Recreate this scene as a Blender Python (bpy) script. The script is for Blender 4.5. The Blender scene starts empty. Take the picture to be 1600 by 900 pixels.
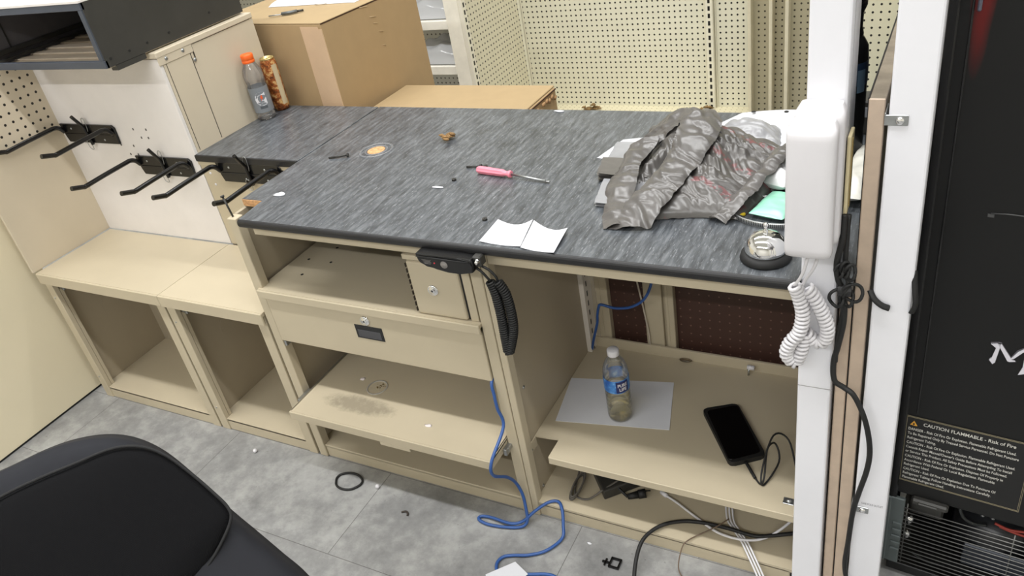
import bpy, bmesh, math, random
from mathutils import Vector, Matrix, noise
random.seed(7)
S = bpy.context.scene
COL = S.collection
PI = math.pi

# ------------------------------------------------------------------ camera
F, YAW, PIT, ROL = 1249.2128, math.radians(32.803395), math.radians(31.768025), math.radians(-11.100537)
CP = Vector((1.736772, -1.323865, 1.765701))
ca, sa, cb, sb = math.cos(YAW), math.sin(YAW), math.cos(PIT), math.sin(PIT)
fw = Vector((-sa*cb, ca*cb, -sb)); r0 = Vector((ca, sa, 0)); u0 = r0.cross(fw)
rt = math.cos(ROL)*r0 + math.sin(ROL)*u0; up = -math.sin(ROL)*r0 + math.cos(ROL)*u0
cd = bpy.data.cameras.new('camera'); cam = bpy.data.objects.new('camera', cd); COL.objects.link(cam)
M = Matrix.Identity(4)
for i in range(3):
    M[i][0], M[i][1], M[i][2], M[i][3] = rt[i], up[i], -fw[i], CP[i]
cam.matrix_world = M
cd.sensor_width = 36; cd.sensor_fit = 'HORIZONTAL'; cd.lens = F/1600*36; cd.clip_start = .02
S.camera = cam
S.view_settings.view_transform = 'Standard'; S.view_settings.look = 'None'
S.view_settings.gamma = 1; S.view_settings.use_curve_mapping = False
S.view_settings.exposure = 0.0

# ------------------------------------------------------------------ materials
def lin(c):
    return tuple((x/255/12.92 if x/255 <= .04045 else ((x/255+.055)/1.055)**2.4) for x in c) + (1,)
class NT:
    def __init__(s, name):
        s.m = bpy.data.materials.new(name); s.m.use_nodes = True
        s.t = s.m.node_tree; s.b = s.t.nodes['Principled BSDF']
        s.co = None
    def n(s, typ, **k):
        nd = s.t.nodes.new(typ)
        for a, v in k.items(): setattr(nd, a, v)
        return nd
    def l(s, a, b): s.t.links.new(a, b)
    def obj(s):
        if not s.co: s.co = s.n('ShaderNodeTexCoord').outputs['Object']
        return s.co
    def math(s, op, a, b=None, c=None):
        nd = s.n('ShaderNodeMath', operation=op)
        for i, x in enumerate((a, b, c)):
            if x is None: continue
            if isinstance(x, (int, float)): nd.inputs[i].default_value = x
            else: s.l(x, nd.inputs[i])
        return nd.outputs[0]
    def map(s, scale=(1,1,1), loc=(0,0,0), rot=(0,0,0)):
        nd = s.n('ShaderNodeMapping'); nd.inputs['Scale'].default_value = scale
        nd.inputs['Location'].default_value = loc; nd.inputs['Rotation'].default_value = rot
        s.l(s.obj(), nd.inputs['Vector']); return nd.outputs[0]
    def noise(s, scale, detail=4, rough=.6, vec=None):
        nd = s.n('ShaderNodeTexNoise'); nd.inputs['Scale'].default_value = scale
        nd.inputs['Detail'].default_value = detail; nd.inputs['Roughness'].default_value = rough
        s.l(vec or s.obj(), nd.inputs['Vector']); return nd.outputs['Fac']
    def ramp(s, fac, stops):
        nd = s.n('ShaderNodeValToRGB'); e = nd.color_ramp.elements
        while len(e) < len(stops): e.new(.5)
        for el, (p, c) in zip(e, stops):
            el.position = p; el.color = c if len(c) == 4 else lin(c)
        s.l(fac, nd.inputs[0]); return nd.outputs[0]
    def mix(s, fac, a, b, blend='MIX'):
        nd = s.n('ShaderNodeMix', data_type='RGBA', blend_type=blend)
        for i, x in ((0, fac), (6, a), (7, b)):
            if isinstance(x, (int, float)): nd.inputs[i].default_value = x
            elif isinstance(x, tuple): nd.inputs[i].default_value = x
            else: s.l(x, nd.inputs[i])
        return nd.outputs[2]
    def color(s, c):
        if isinstance(c, tuple): s.b.inputs['Base Color'].default_value = c
        else: s.l(c, s.b.inputs['Base Color'])
    def bump(s, h, st=.2, d=.002):
        nd = s.n('ShaderNodeBump'); nd.inputs['Strength'].default_value = st; nd.inputs['Distance'].default_value = d
        s.l(h, nd.inputs['Height']); s.l(nd.outputs[0], s.b.inputs['Normal'])
    def set(s, **k):
        for a, v in k.items(): s.b.inputs[a.replace('_', ' ')].default_value = v
        return s
def plain(name, c, rough=.5, metal=0, var=.06, sc=9, spec=.5, bump=0, bsc=300):
    t = NT(name); base = lin(c)
    f = t.noise(sc)
    lo = tuple(max(0, x*(1-var*2)) for x in base[:3])+(1,); hi = tuple(min(1, x*(1+var)) for x in base[:3])+(1,)
    t.color(t.ramp(f, [(.3, lo), (.7, hi)]))
    t.set(Roughness=rough, Metallic=metal); t.b.inputs['Specular IOR Level'].default_value = spec
    if bump: t.bump(t.noise(bsc, 3), bump, .001)
    return t.m
CREAM = (192, 180, 155)
def cream_mat(name, c=CREAM, dirt=.25):
    t = NT(name); f = t.noise(5, 5)
    a = lin(c); col = t.ramp(f, [(.3, tuple(x*.94 for x in a[:3])+(1,)), (.7, a)])
    g = t.noise(38, 6, .7); g2 = t.noise(3.1, 3)
    k = t.math('MULTIPLY', t.math('GREATER_THAN', g, .70), t.math('GREATER_THAN', g2, .52))
    k = t.math('MULTIPLY', k, dirt)
    t.color(t.mix(k, col, lin((120, 105, 85)))); t.set(Roughness=.42)
    t.b.inputs['Specular IOR Level'].default_value = .35
    t.bump(t.noise(500, 2), .06, .0006)
    return t.m
cream = cream_mat('cream_powder_coat')
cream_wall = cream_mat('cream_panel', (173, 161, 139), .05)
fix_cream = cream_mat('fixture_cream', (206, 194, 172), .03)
white_panel = plain('white_laminate', (226, 221, 217), .45, var=.02)
partition_m = plain('pale_partition', (228, 217, 188), .5, var=.02, sc=2)
dark_in = plain('taupe_inside', (176, 162, 142), .5)
black_m = plain('black_paint', (52, 51, 48), .45, var=.1)
black_gl = plain('black_gloss_plastic', (14, 14, 15), .25)
black_rub = plain('black_rubber', (20, 20, 20), .6)
steel_blue = plain('grey_blue_metal', (74, 80, 92), .4, .4)
chrome = plain('chrome', (235, 235, 235), .06, 1, var=.01)
zinc = plain('zinc_steel', (170, 172, 172), .3, .9, var=.08, sc=60)
white_pl = plain('white_plastic', (217, 215, 218), .3, var=.015)
white_pt = plain('white_painted_pole', (231, 231, 236), .38, var=.02, sc=4)
paper_m = plain('white_paper', (216, 217, 222), .75, var=.02)
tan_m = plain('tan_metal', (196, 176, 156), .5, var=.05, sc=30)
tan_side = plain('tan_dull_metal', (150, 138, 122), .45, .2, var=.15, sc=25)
ivory = plain('ivory_plastic', (214, 200, 160), .45)

def wood_counter():
    t = NT('charcoal_laminate')
    v = t.map((1, .13, 1))
    n1 = t.noise(380, 3, .65, v); n2 = t.noise(90, 4, .6, v)
    n3 = t.noise(2.2, 2)
    c1 = t.ramp(n2, [(.3, (47, 50, 54)), (.5, (77, 81, 85)), (.75, (112, 116, 120))])
    s1 = t.ramp(n1, [(.585, (0, 0, 0)), (.70, (255, 255, 255))])
    c2 = t.mix(t.math('MULTIPLY', s1, .36), c1, lin((190, 194, 198)))
    t.color(c2); t.set(Roughness=.33); t.b.inputs['Specular IOR Level'].default_value = .75
    t.bump(n1, .12, .0006)
    return t.m
counter_m = wood_counter()
edge_m = plain('black_edge_band', (26, 26, 28), .4, var=.05)

def floor_mat():
    t = NT('grey_vinyl_tile')
    v = t.map((1, 1, 1), (-.298+66, .327+.33*101, 0))
    b = t.n('ShaderNodeTexBrick'); b.offset = .5; b.offset_frequency = 2; b.squash = 1
    b.inputs['Scale'].default_value = 1; b.inputs['Brick Width'].default_value = .66; b.inputs['Row Height'].default_value = .33
    b.inputs['Mortar Size'].default_value = .0011; b.inputs['Mortar Smooth'].default_value = 0
    b.inputs['Color1'].default_value = (.42, .42, .42, 1); b.inputs['Color2'].default_value = (.58, .58, .58, 1); b.inputs['Mortar'].default_value = (.5,.5,.5,1)
    t.l(v, b.inputs['Vector'])
    n1 = t.noise(4.5, 8, .62); n2 = t.noise(24, 8, .7)
    m = t.math('ADD', t.math('MULTIPLY', n1, .62), t.math('MULTIPLY', n2, .38))
    m = t.math('ADD', m, t.math('MULTIPLY', t.math('SUBTRACT', b.outputs['Color'], .5), .25))
    c = t.ramp(m, [(.33, (112, 112, 112)), (.48, (140, 140, 139)), (.56, (158, 158, 156)), (.7, (178, 178, 176))])
    sp = t.math('GREATER_THAN', t.noise(60, 3), .71)
    c = t.mix(t.math('MULTIPLY', sp, .45), c, lin((80, 78, 74)))
    t.color(t.mix(t.math('MULTIPLY', b.outputs['Fac'], .75), c, lin((78, 76, 74))))
    t.set(Roughness=.45); t.bump(n2, .08, .001)
    return t.m
floor_m = floor_mat()

def peg_mat(name, c, ax, sp, r, off=(0, 0), hole=(24, 22, 18), zmin=None, rough=.5, hl=0):
    t = NT(name); sx = t.n('ShaderNodeSeparateXYZ'); t.l(t.obj(), sx.inputs[0])
    d = None; raw = []
    for k, a in enumerate(ax):
        o = sx.outputs['XYZ'.index(a)]
        raw.append(o)
        q = t.math('SUBTRACT', t.math('FRACT', t.math('ADD', t.math('DIVIDE', o, sp), off[k]+100)), .5)
        q = t.math('MULTIPLY', q, q); d = q if d is None else t.math('ADD', d, q)
    msk = t.math('LESS_THAN', d, (r/sp)**2)
    if zmin is not None: msk = t.math('MULTIPLY', msk, t.math('GREATER_THAN', sx.outputs['Z'], zmin))
    f = t.noise(4); a = lin(c)
    col = t.ramp(f, [(.3, tuple(x*.93 for x in a[:3])+(1,)), (.7, a)])
    t.color(t.mix(msk, col, lin(hole))); t.set(Roughness=rough)
    return t.m
def slot_mat(name, c, ax, a0, w, sp=.0285, duty=.62):
    t = NT(name); sx = t.n('ShaderNodeSeparateXYZ'); t.l(t.obj(), sx.inputs[0])
    o = sx.outputs['XYZ'.index(ax)]
    m1 = t.math('LESS_THAN', t.math('ABSOLUTE', t.math('SUBTRACT', o, a0)), w/2)
    m2 = t.math('LESS_THAN', t.math('FRACT', t.math('ADD', t.math('DIVIDE', sx.outputs['Z'], sp), 100)), duty)
    t.color(t.mix(t.math('MULTIPLY', m1, m2), lin(c), lin((14, 13, 12)))); t.set(Roughness=.45)
    return t.m
def clear(name, c=(255, 255, 255), rough=.03, ior=1.15, milk=0):
    """thin clear plastic: tinted see-through with a sheen that grows towards grazing angles"""
    t = NT(name); tr = t.n('ShaderNodeBsdfTransparent'); tr.inputs[0].default_value = lin(c)
    gl = t.n('ShaderNodeBsdfGlossy'); gl.inputs['Roughness'].default_value = rough
    lw = t.n('ShaderNodeLayerWeight'); lw.inputs['Blend'].default_value = .18 if ior < 1.2 else .3
    if milk:
        df = t.n('ShaderNodeBsdfDiffuse'); df.inputs[0].default_value = (.9, .92, .95, 1)
        m0 = t.n('ShaderNodeMixShader'); m0.inputs[0].default_value = milk
        t.l(tr.outputs[0], m0.inputs[1]); t.l(df.outputs[0], m0.inputs[2]); tr = m0
    mx = t.n('ShaderNodeMixShader'); t.l(t.math('MINIMUM', t.math('ADD', lw.outputs['Fresnel'], .03), .75), mx.inputs[0])
    t.l(tr.outputs[0], mx.inputs[1]); t.l(gl.outputs[0], mx.inputs[2])
    t.l(mx.outputs[0], t.t.nodes['Material Output'].inputs['Surface'])
    return t.m
def board(name, c, tape=None):
    t = NT(name); n = t.noise(24, 5, .6, t.map((1, 1, .6))); n2 = t.noise(3, 3); a = lin(c)
    f = t.math('ADD', t.math('MULTIPLY', n, .5), t.math('MULTIPLY', n2, .5))
    t.color(t.ramp(f, [(.35, tuple(x*.92 for x in a[:3])+(1,)), (.65, a)])); t.set(Roughness=.8)
    return t.m
card = board('brown_cardboard', (172, 145, 106)); card_top = board('pale_cardboard', (166, 143, 106))
card_in = board('torn_cardboard', (150, 116, 78))
tape_m = plain('packing_tape', (204, 174, 142), .35, var=.04)
particle = plain('particleboard', (202, 156, 108), .85, var=.2, sc=120)
peg_bg = (222, 219, 198)

# ------------------------------------------------------------------ mesh builder
ORG = {}
SPLIT = {'screw', 'slot_hole', 'cable_hole', 'rivet', 'hole_plug', 'copper_pipe', 'red_wire', 'foil_tape', 'punch_hole', 'straight_cord', 'cord_lead', 'wire_loop', 'scuff', 'white_smear', 'panel_seam', 'coiled_cord', 'grommet_ring', 'tied_loop'}
class MB:
    def __init__(s): s.bm = bmesh.new()
    def _bev(s, vs, bev, seg=2):
        if bev > 0:
            es = {e for v in vs for e in v.link_edges}
            bmesh.ops.bevel(s.bm, geom=list(es), offset=bev, segments=seg, profile=.5, affect='EDGES', clamp_overlap=True)
    def box(s, x0, x1, y0, y1, z0, z1, bev=.0015, seg=1):
        vs = [s.bm.verts.new((x, y, z)) for z in (z0, z1) for y in (y0, y1) for x in (x0, x1)]
        for f in ((0,2,3,1),(4,5,7,6),(0,1,5,4),(2,6,7,3),(0,4,6,2),(1,3,7,5)): s.bm.faces.new([vs[i] for i in f])
        s._bev(vs, min(bev, .45*min(x1-x0, y1-y0, z1-z0)), seg); return s
    def prism(s, pts, axis, a0, a1, bev=0, seg=2):
        def P(p, a): return {'z': (p[0], p[1], a), 'y': (p[0], a, p[1]), 'x': (a, p[0], p[1])}[axis]
        A = [s.bm.verts.new(P(p, a0)) for p in pts]; B = [s.bm.verts.new(P(p, a1)) for p in pts]
        n = len(pts); s.bm.faces.new(A); s.bm.faces.new(B[::-1])
        for i in range(n): s.bm.faces.new((A[i], B[i], B[(i+1) % n], A[(i+1) % n]))
        s._bev(A+B, bev, seg); return s
    def tube(s, pts, r, n=8, smooth=0, closed=False, flat=1, cap=True):
        pts = [Vector(p) for p in pts]
        if smooth: pts = spline(pts, smooth, closed)
        m = len(pts); rings = []
        prev = None
        for i, p in enumerate(pts):
            a = pts[(i-1) % m] if (closed or i > 0) else p; b = pts[(i+1) % m] if (closed or i < m-1) else p
            t = (b-a)
            if t.length < 1e-9: t = Vector((0, 0, 1))
            t.normalize()
            if prev is None:
                u = t.cross(Vector((0, 0, 1)))
                if u.length < .1: u = t.cross(Vector((0, 1, 0)))
            else: u = prev - t*prev.dot(t)
            u.normalize(); prev = u; w = t.cross(u)
            rr = r[i*len(r)//m] if isinstance(r, (list, tuple)) else r
            rings.append([s.bm.verts.new(p + rr*(math.cos(2*PI*k/n)*u + flat*math.sin(2*PI*k/n)*w)) for k in range(n)])
        for i in range(m if closed else m-1):
            A, B = rings[i], rings[(i+1) % m]
            for k in range(n): s.bm.faces.new((A[k], A[(k+1) % n], B[(k+1) % n], B[k])).smooth = True
        if not closed and cap: s.bm.faces.new(rings[0][::-1]); s.bm.faces.new(rings[-1])
        return s
    def cyl(s, p0, p1, r, n=20, r1=None):
        p0, p1 = Vector(p0), Vector(p1); t = (p1-p0).normalized()
        u = t.cross(Vector((0, 0, 1))) if abs(t.z) < .9 else t.cross(Vector((0, 1, 0)))
        u.normalize(); w = t.cross(u); r1 = r if r1 is None else r1
        A = [s.bm.verts.new(p0+r*(math.cos(2*PI*k/n)*u+math.sin(2*PI*k/n)*w)) for k in range(n)]
        B = [s.bm.verts.new(p1+r1*(math.cos(2*PI*k/n)*u+math.sin(2*PI*k/n)*w)) for k in range(n)]
        s.bm.faces.new(A[::-1]); s.bm.faces.new(B)
        for k in range(n): s.bm.faces.new((A[k], A[(k+1) % n], B[(k+1) % n], B[k])).smooth = n > 8
        return s
    def lathe(s, prof, c=(0, 0, 0), n=32, axis=None):
        """profile of (r, h) about an axis through c (default z)"""
        c = Vector(c); t = Vector(axis or (0, 0, 1)).normalized()
        u = t.cross(Vector((0, 1, 0))) if abs(t.y) < .9 else t.cross(Vector((1, 0, 0)))
        u.normalize(); w = t.cross(u); rings = []
        for r, h in prof:
            if r < 1e-6: rings.append([s.bm.verts.new(c+t*h)])
            else: rings.append([s.bm.verts.new(c+t*h+r*(math.cos(2*PI*k/n)*u+math.sin(2*PI*k/n)*w)) for k in range(n)])
        for A, B in zip(rings, rings[1:]):
            if len(A) == 1 and len(B) == 1: continue
            for k in range(n):
                k2 = (k+1) % n
                if len(A) == 1: f = (A[0], B[k2], B[k])
                elif len(B) == 1: f = (A[k], A[k2], B[0])
                else: f = (A[k], A[k2], B[k2], B[k])
                s.bm.faces.new(f).smooth = True
        return s
    def grid(s, fn, nu, nv, smooth=True, closeu=False):
        V = [[s.bm.verts.new(fn(i/nu, j/nv)) for j in range(nv+1)] for i in range(nu if closeu else nu+1)]
        m = len(V)
        for i in range(nu):
            for j in range(nv):
                s.bm.faces.new((V[i][j], V[(i+1) % m][j], V[(i+1) % m][j+1], V[i][j+1])).smooth = smooth
        return s
    def ico(s, c, r, sub=2, sc=(1, 1, 1), rough=0):
        g = bmesh.ops.create_icosphere(s.bm, subdivisions=sub, radius=1)
        for v in g['verts']:
            k = 1 + rough*noise.noise(v.co*2.3+Vector(c)*9)
            v.co = Vector(c) + Vector((v.co.x*sc[0], v.co.y*sc[1], v.co.z*sc[2]))*r*k
        for v in g['verts']:
            for f in v.link_faces: f.smooth = True
        return s
    def build(s, name, mat, parent=None, loc=None, solid=0):
        bmesh.ops.recalc_face_normals(s.bm, faces=s.bm.faces)
        o = Vector(loc) if loc is not None else (ORG.get(parent.name, Vector()) if parent else Vector())
        if o.length: bmesh.ops.translate(s.bm, verts=s.bm.verts, vec=-o)
        me = bpy.data.meshes.new(name); s.bm.to_mesh(me); s.bm.free()
        ob = bpy.data.objects.new(name, me); COL.objects.link(ob); me.materials.append(mat)
        if parent: ob.parent = parent; ORG[ob.name] = o
        else: ob.location = o
        if solid:
            md = ob.modifiers.new('thickness', 'SOLIDIFY'); md.thickness = solid; md.offset = 0
        return ob
def spline(pts, k, closed=False):
    out = []; n = len(pts)
    for i in range(n if closed else n-1):
        g = lambda j: pts[j % n] if closed else pts[max(0, min(n-1, j))]
        a, b, c, d = g(i-1), g(i), g(i+1), g(i+2)
        for q in range(k):
            t = q/k
            out.append(.5*((2*b)+(c-a)*t+(2*a-5*b+4*c-d)*t*t+(3*b-a-3*c+d)*t**3))
    if not closed: out.append(pts[-1])
    return out
def coil_pts(path, R, pitch, per=10, k=8):
    P = spline([Vector(p) for p in path], k)
    L = [0]
    for a, b in zip(P, P[1:]): L.append(L[-1]+(b-a).length)
    n = int(L[-1]/pitch*per); out = []; j = 0; prev = None
    for i in range(n+1):
        d = L[-1]*i/n
        while j < len(P)-2 and L[j+1] < d: j += 1
        t = (P[j+1]-P[j]).normalized(); p = P[j]+(P[j+1]-P[j])*((d-L[j])/max(1e-9, L[j+1]-L[j]))
        if prev is None:
            u = t.cross(Vector((0, 1, 0)));
            if u.length < .1: u = t.cross(Vector((1, 0, 0)))
        else: u = prev-t*prev.dot(t)
        u.normalize(); prev = u; w = t.cross(u); a = 2*PI*i/per
        out.append(p+R*(math.cos(a)*u+math.sin(a)*w))
    return out
def thing(name, label, cat, loc=(0, 0, 0), rz=0, group=None):
    o = bpy.data.objects.new(name, None); COL.objects.link(o); o.location = loc; o.rotation_euler = (0, 0, rz)
    o.empty_display_size = .05
    o['label'] = label; o['category'] = cat
    if group: o['group'] = group
    ORG[o.name] = Vector(loc) if not rz else Vector()
    return o
def tag(o, label, cat, group=None):
    o['label'] = label; o['category'] = cat
    if group: o['group'] = group
    return o
def struct(o): o['kind'] = 'structure'; return o
def text_bm(body, size, width=None, bold=0, depth=0):
    """2-D outline text as a list of (verts, faces); x to the right, y up"""
    cu = bpy.data.curves.new('lettering', 'FONT'); cu.body = body; cu.size = size; cu.offset = bold; cu.resolution_u = 3
    cu.extrude = depth
    ob = bpy.data.objects.new('lettering', cu); COL.objects.link(ob)
    dg = bpy.context.evaluated_depsgraph_get(); me = bpy.data.meshes.new_from_object(ob.evaluated_get(dg))
    vs = [v.co.copy() for v in me.vertices]; fs = [tuple(p.vertices) for p in me.polygons]
    bpy.data.objects.remove(ob); bpy.data.curves.remove(cu); bpy.data.meshes.remove(me)
    if width and vs:
        x1 = max(v.x for v in vs); k = width/x1
        for v in vs: v.x *= k
    return vs, fs
def add_text(mb, body, size, fn, width=None, bold=0):
    vs, fs = text_bm(body, size, width, bold)
    V = [mb.bm.verts.new(fn(v.x, v.y)) for v in vs]
    for f in fs:
        try: mb.bm.faces.new([V[i] for i in f])
        except ValueError: pass

# ------------------------------------------------------------------ the room
struct(MB().box(-4, 5, -7, 4.5, -.05, 0, 0).build('floor', floor_m))
wall_m = plain('off_white_wall', (222, 219, 210), .7, var=.02)
struct(MB().box(-4.1, -4, -7, 4.5, 0, 4.7, 0).build('wall_left', wall_m))
struct(MB().box(5, 5.1, -7, 4.5, 0, 4.7, 0).build('wall_right', wall_m))
struct(MB().box(-4, 5, 4.5, 4.6, 0, 4.7, 0).build('wall_back', wall_m))
struct(MB().box(-4, 5, -7.1, -7, 0, 4.7, 0).build('wall_front', wall_m))
ceil_m = plain('white_ceiling_tile', (232, 231, 226), .8, var=.03, sc=20)
struct(MB().box(-4, 5, -7, 4.5, 4.7, 4.75, 0).build('ceiling', ceil_m))
def lamp(name, x, y, sx, sy, e, z=3.22, c=(.985, .99, 1)):
    l = bpy.data.lights.new(name, 'AREA'); l.shape = 'RECTANGLE'; l.size = sx; l.size_y = sy; l.energy = e; l.color = c
    o = bpy.data.objects.new(name, l); COL.objects.link(o); o.location = (x, y, z); return o
for yy, ee in ((-.83, 160), (1.7, 138), (-4.6, 205)):
    lamp('ceiling_lamp', .5, yy, 6.0, .16, ee, 4.4)
    u_ = lamp('fill_uplight', .5, yy, 6.0, .3, 40, 4.43); u_.rotation_euler = (PI, 0, 0)  # upward fill light added to brighten the ceiling and its reflections
w = bpy.data.worlds.new('world'); S.world = w; w.use_nodes = True
w.node_tree.nodes['Background'].inputs[0].default_value = (.9, .95, 1, 1); w.node_tree.nodes['Background'].inputs[1].default_value = .3

H = .92
# ------------------------------------------------------------------ partition at far left
p = thing('partition_panel', 'large plain pale cream partition panel standing on the floor at the far left', 'partition', (-1.17, -.9, 0))
MB().box(-1.21, -1.175, -1.9, .06, .008, 1.27, .002).build('panel', partition_m, p)
MB().box(-1.208, -1.178, -1.9, .06, 0, .008, 0).build('base_strip', black_rub, p)

# ------------------------------------------------------------------ two low open cabinets
def low_cabinet(x0, x1, label):
    c = thing('low_cabinet', label, 'cabinet', ((x0+x1)/2, .16, 0), 0, 'low open cabinets under the hook wall')
    MB().box(x0, x1, -.0045, .322, .566, .578, .0005).box(x0, x1, -.012, -.004, .536, .578, .002).build('top_shelf', cream, c)
    for xa, xb in ((x0+.004, x0+.042), (x1-.042, x1-.004)):
        b = MB().box(xa, xb, 0, .018, 0, .566, .0015)
        inner = xb if xa < (x0+x1)/2 else xa
        b.box(min(inner, inner), inner+.0001, .018, .03, .05, .5, 0)
        b.build('front_post', cream, c)
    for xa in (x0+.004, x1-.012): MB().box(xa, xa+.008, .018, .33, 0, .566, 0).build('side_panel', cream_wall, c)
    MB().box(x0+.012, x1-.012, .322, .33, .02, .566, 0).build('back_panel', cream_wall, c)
    MB().box(x0+.042, x1-.042, .004, .018, 0, .047, .0015).box(x0+.012, x1-.012, .004, .322, .04, .05, .001).build('base_pan', cream, c)
    h = MB(); x = x0+.044
    h.box(x, x+.022, .02, .03, .50, .508, .001).box(x+.014, x+.026, .018, .028, .497, .503, .001)
    h.build('hinge_clip', zinc, c)
    g = MB(); g.cyl((x0+.0125, .19, .33), (x0+.0135, .19, .33), .045, 28); g.build('blank_plug', cream_wall, c)
    k = MB()
    for zz in (.1, .47): k.cyl((x0+.02, -.002, zz), (x0+.02, .002, zz), .003, 10)
    k.build('screw', zinc, c)
    return c
low_cabinet(-1.095, -.452, 'open cream metal cabinet in the corner beside the partition panel')
low_cabinet(-.450, .004, 'narrower open cream metal cabinet against the drawer cabinet')

# ------------------------------------------------------------------ tall display fixture with the hook wall
t = thing('display_fixture', 'tall cream metal fixture with white hook panel and pegboard side', 'store fixture', (-.77, .5, 0))
ob = MB().box(-1.1, -.441, .326, .338, .58, 1.235, .001)
ob.build('hook_panel', white_panel, t)
dots = MB()
for (px, pz) in ((-.70,1.0),(-.675,.97),(-.635,1.0),(-.64,.97),(-.80,.94),(-.735,.938),(-.77,.906),(-.73,.906)):
    dots.box(px-.003, px+.003, .3245, .327, pz-.004, pz+.004, .001)
dots.build('slot_hole', plain('grey_slots', (90, 86, 82), .6), t)
MB().box(-.452, -.440, .339, .755, 0, 1.238, .001).build('end_panel', fix_cream, t)
MB().box(-1.1, -.436, .322, .755, 1.238, 1.256, .002).build('top_cap', fix_cream, t)
MB().box(-.441, -.4375, .324, .466, 1.214, 1.246, .001).build('corner_plate', fix_cream, t)
g = MB()
g.box(-.4405, -.4393, .349, .351, .925, 1.214, 0).box(-.4405, -.4393, .4505, .453, .925, 1.214, 0).box(-.4405, -.4388, .463, .4675, 1.19, 1.237, 0).box(-.4405, -.4393, .467, .74, 1.236, 1.2385, 0)
g.build('panel_seam', plain('seam_shadow', (70, 62, 52), .8), t)
sc = MB()
for (sy, sz) in ((.356, 1.229), (.427, 1.231), (.460, 1.19)): sc.lathe([(0, .004), (.004, .0035), (.0065, .001), (.0065, 0)], (-.4375, sy, sz), 16, (1, 0, 0))
sc.build('screw', zinc, t)
MB().box(-1.112, -1.100, -.012, .335, .58, 1.26, .001).build('side_panel', fix_cream, t)
pm = peg_mat('cream_pegboard', (212, 200, 178), 'YZ', .0305, .0047, (.02, .18))
MB().box(-1.1, -1.0985, -.01, .326, 1.0, 1.26, 0).build('pegboard_panel', pm, t)

# black open box lying on top of the fixture
b = thing('metal_box', 'black open fronted metal box with grey frame on top of the tall cream fixture', 'box', (-.75, .45, 1.258))
x0, x1, y0, y1, z0, z1 = -1.06, -.46, .165, .745, 1.262, 1.456
MB().box(x1-.006, x1, y0+.004, y1, z0, z1-.006, .001).build('side_wall', black_m, b)
MB().box(x0, x0+.006, y0+.004, y1, z0, z1-.006, .001).build('side_wall', plain('lightened_black_inner', (88, 86, 89), .4), b)  # inner wall colour lightened to make up for light lacking inside the box
MB().box(x0+.006, x1-.006, y1-.006, y1, z0, z1-.006, .001).build('back_wall', plain('lightened_black_back', (88, 86, 89), .4), b)  # back wall lightened the same way, brightness put into the colour
fr = MB().box(x0, x1, y0, y0+.012, z0, z0+.022, .001).box(x0, x1, y0, y0+.012, z1-.026, z1-.006, .001)
fr.box(x1-.02, x1-.001, y0, y0+.012, z0+.022, z1-.026, .001).box(x0, x0+.02, y0, y0+.012, z0+.022, z1-.026, .001).build('front_frame', steel_blue, b)
MB().box(x0-.002, x1+.001, y0-.002, y1, z1-.006, z1+.002, .001).build('lid', white_panel, b)
fl = MB().box(x0+.006, x1-.006, y0+.012, y1-.006, z0-.003, z0+.001, 0)
for k in range(9): fl.box(x0+.01, x1-.01, y0+.03+k*.06, y0+.06+k*.06, z0+.001, z0+.006, .002)
fl.build('floor_slats', plain('pale_slats', (206, 192, 172), .5), b)
r = MB().box(x0+.006, x0+.02, y0+.02, y1-.01, z0+.03, z0+.045, .001).box(x0+.02, x0+.032, y0+.02, y1-.01, z0+.012, z0+.02, .001).box(x0+.006, x0+.009, y0+.1, y0+.104, z0+.045, z1-.01, 0)
r.build('slide_rail', plain('dark_rail', (60, 60, 58), .35, .5), b)
bo = MB()
for (yy, zz) in ((.19, 1.285), (.26, 1.285), (.33, 1.287), (.42, 1.29), (.6, 1.3)): bo.cyl((x1-.001, yy, zz), (x1+.0015, yy, zz), .004, 10)
bo.build('rivet', black_rub, b)
MB().box(x1-.03, x1-.001, .20, .31, 1.2455, 1.262, .001).build('mounting_tab', black_m, b)

# hook brackets
def hook(xl, xr, zt, label):
    h = thing('bag_hook', label, 'hook', ((xl+xr)/2, .325, zt-.07), 0, 'black double arm hooks on the white panel')
    zb = zt-.068
    MB().prism([(xl, zt), (xr-.012, zt), (xr, zt-.01), (xr-.004, zb), (xl+.018, zb), (xl+.012, zb+.02)], 'y', .317, .3255, .0012, 1).build('back_plate', black_gl, h)
    MB().box(xl+.02, xr-.02, .3145, .318, zt-.04, zt-.034, .001).build('rib', black_gl, h)
    for ax in (xl+.005, xr-.022):
        a = MB()
        a.tube([(ax+.012, .316, zt-.03), (ax+.006, .305, zt-.012), (ax, .29, zt-.006), (ax, .27, zt-.006), (ax, .18, zt-.008), (ax, .105, zt-.011), (ax, .095, zt-.009), (ax, .062, zt+.002), (ax, .056, zt+.004)], .0078, 10, 3)
        a.build('arm', black_gl, h)
    xm = (xl+xr)/2
    MB().tube([(xm+.002, .314, zb-.004), (xm+.002, .311, zb+.03), (xm+.001, .309, zt-.008), (xm, .303, zt+.006), (xm, .283, zt+.044)], .0062, 8, 4).build('centre_hook', black_gl, h)
    wl = MB().tube([(xm-.006, .316, zt+.02), (xm+.008, .316, zt+.02), (xm+.008, .313, zt-.02), (xm-.006, .313, zt-.02)], .0012, 6, 5, True)
    wl.tube([(xm-.025, .316, zb-.02), (xm-.008, .316, zb-.022), (xm-.008, .314, zb+.01), (xm-.025, .314, zb+.01)], .0012, 6, 5, True)
    wl.build('wire_loop', zinc, h)
    s = MB()
    for fx, fz in ((.2, .25), (.75, .25), (.42, .8), (.75, .8)): s.lathe([(0, .002), (.0035, .001), (.004, 0)], (xl+(xr-xl)*fx, .3172, zt-.068*fz), 10, (0, -1, 0))
    s.build('screw', zinc, h)
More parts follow.
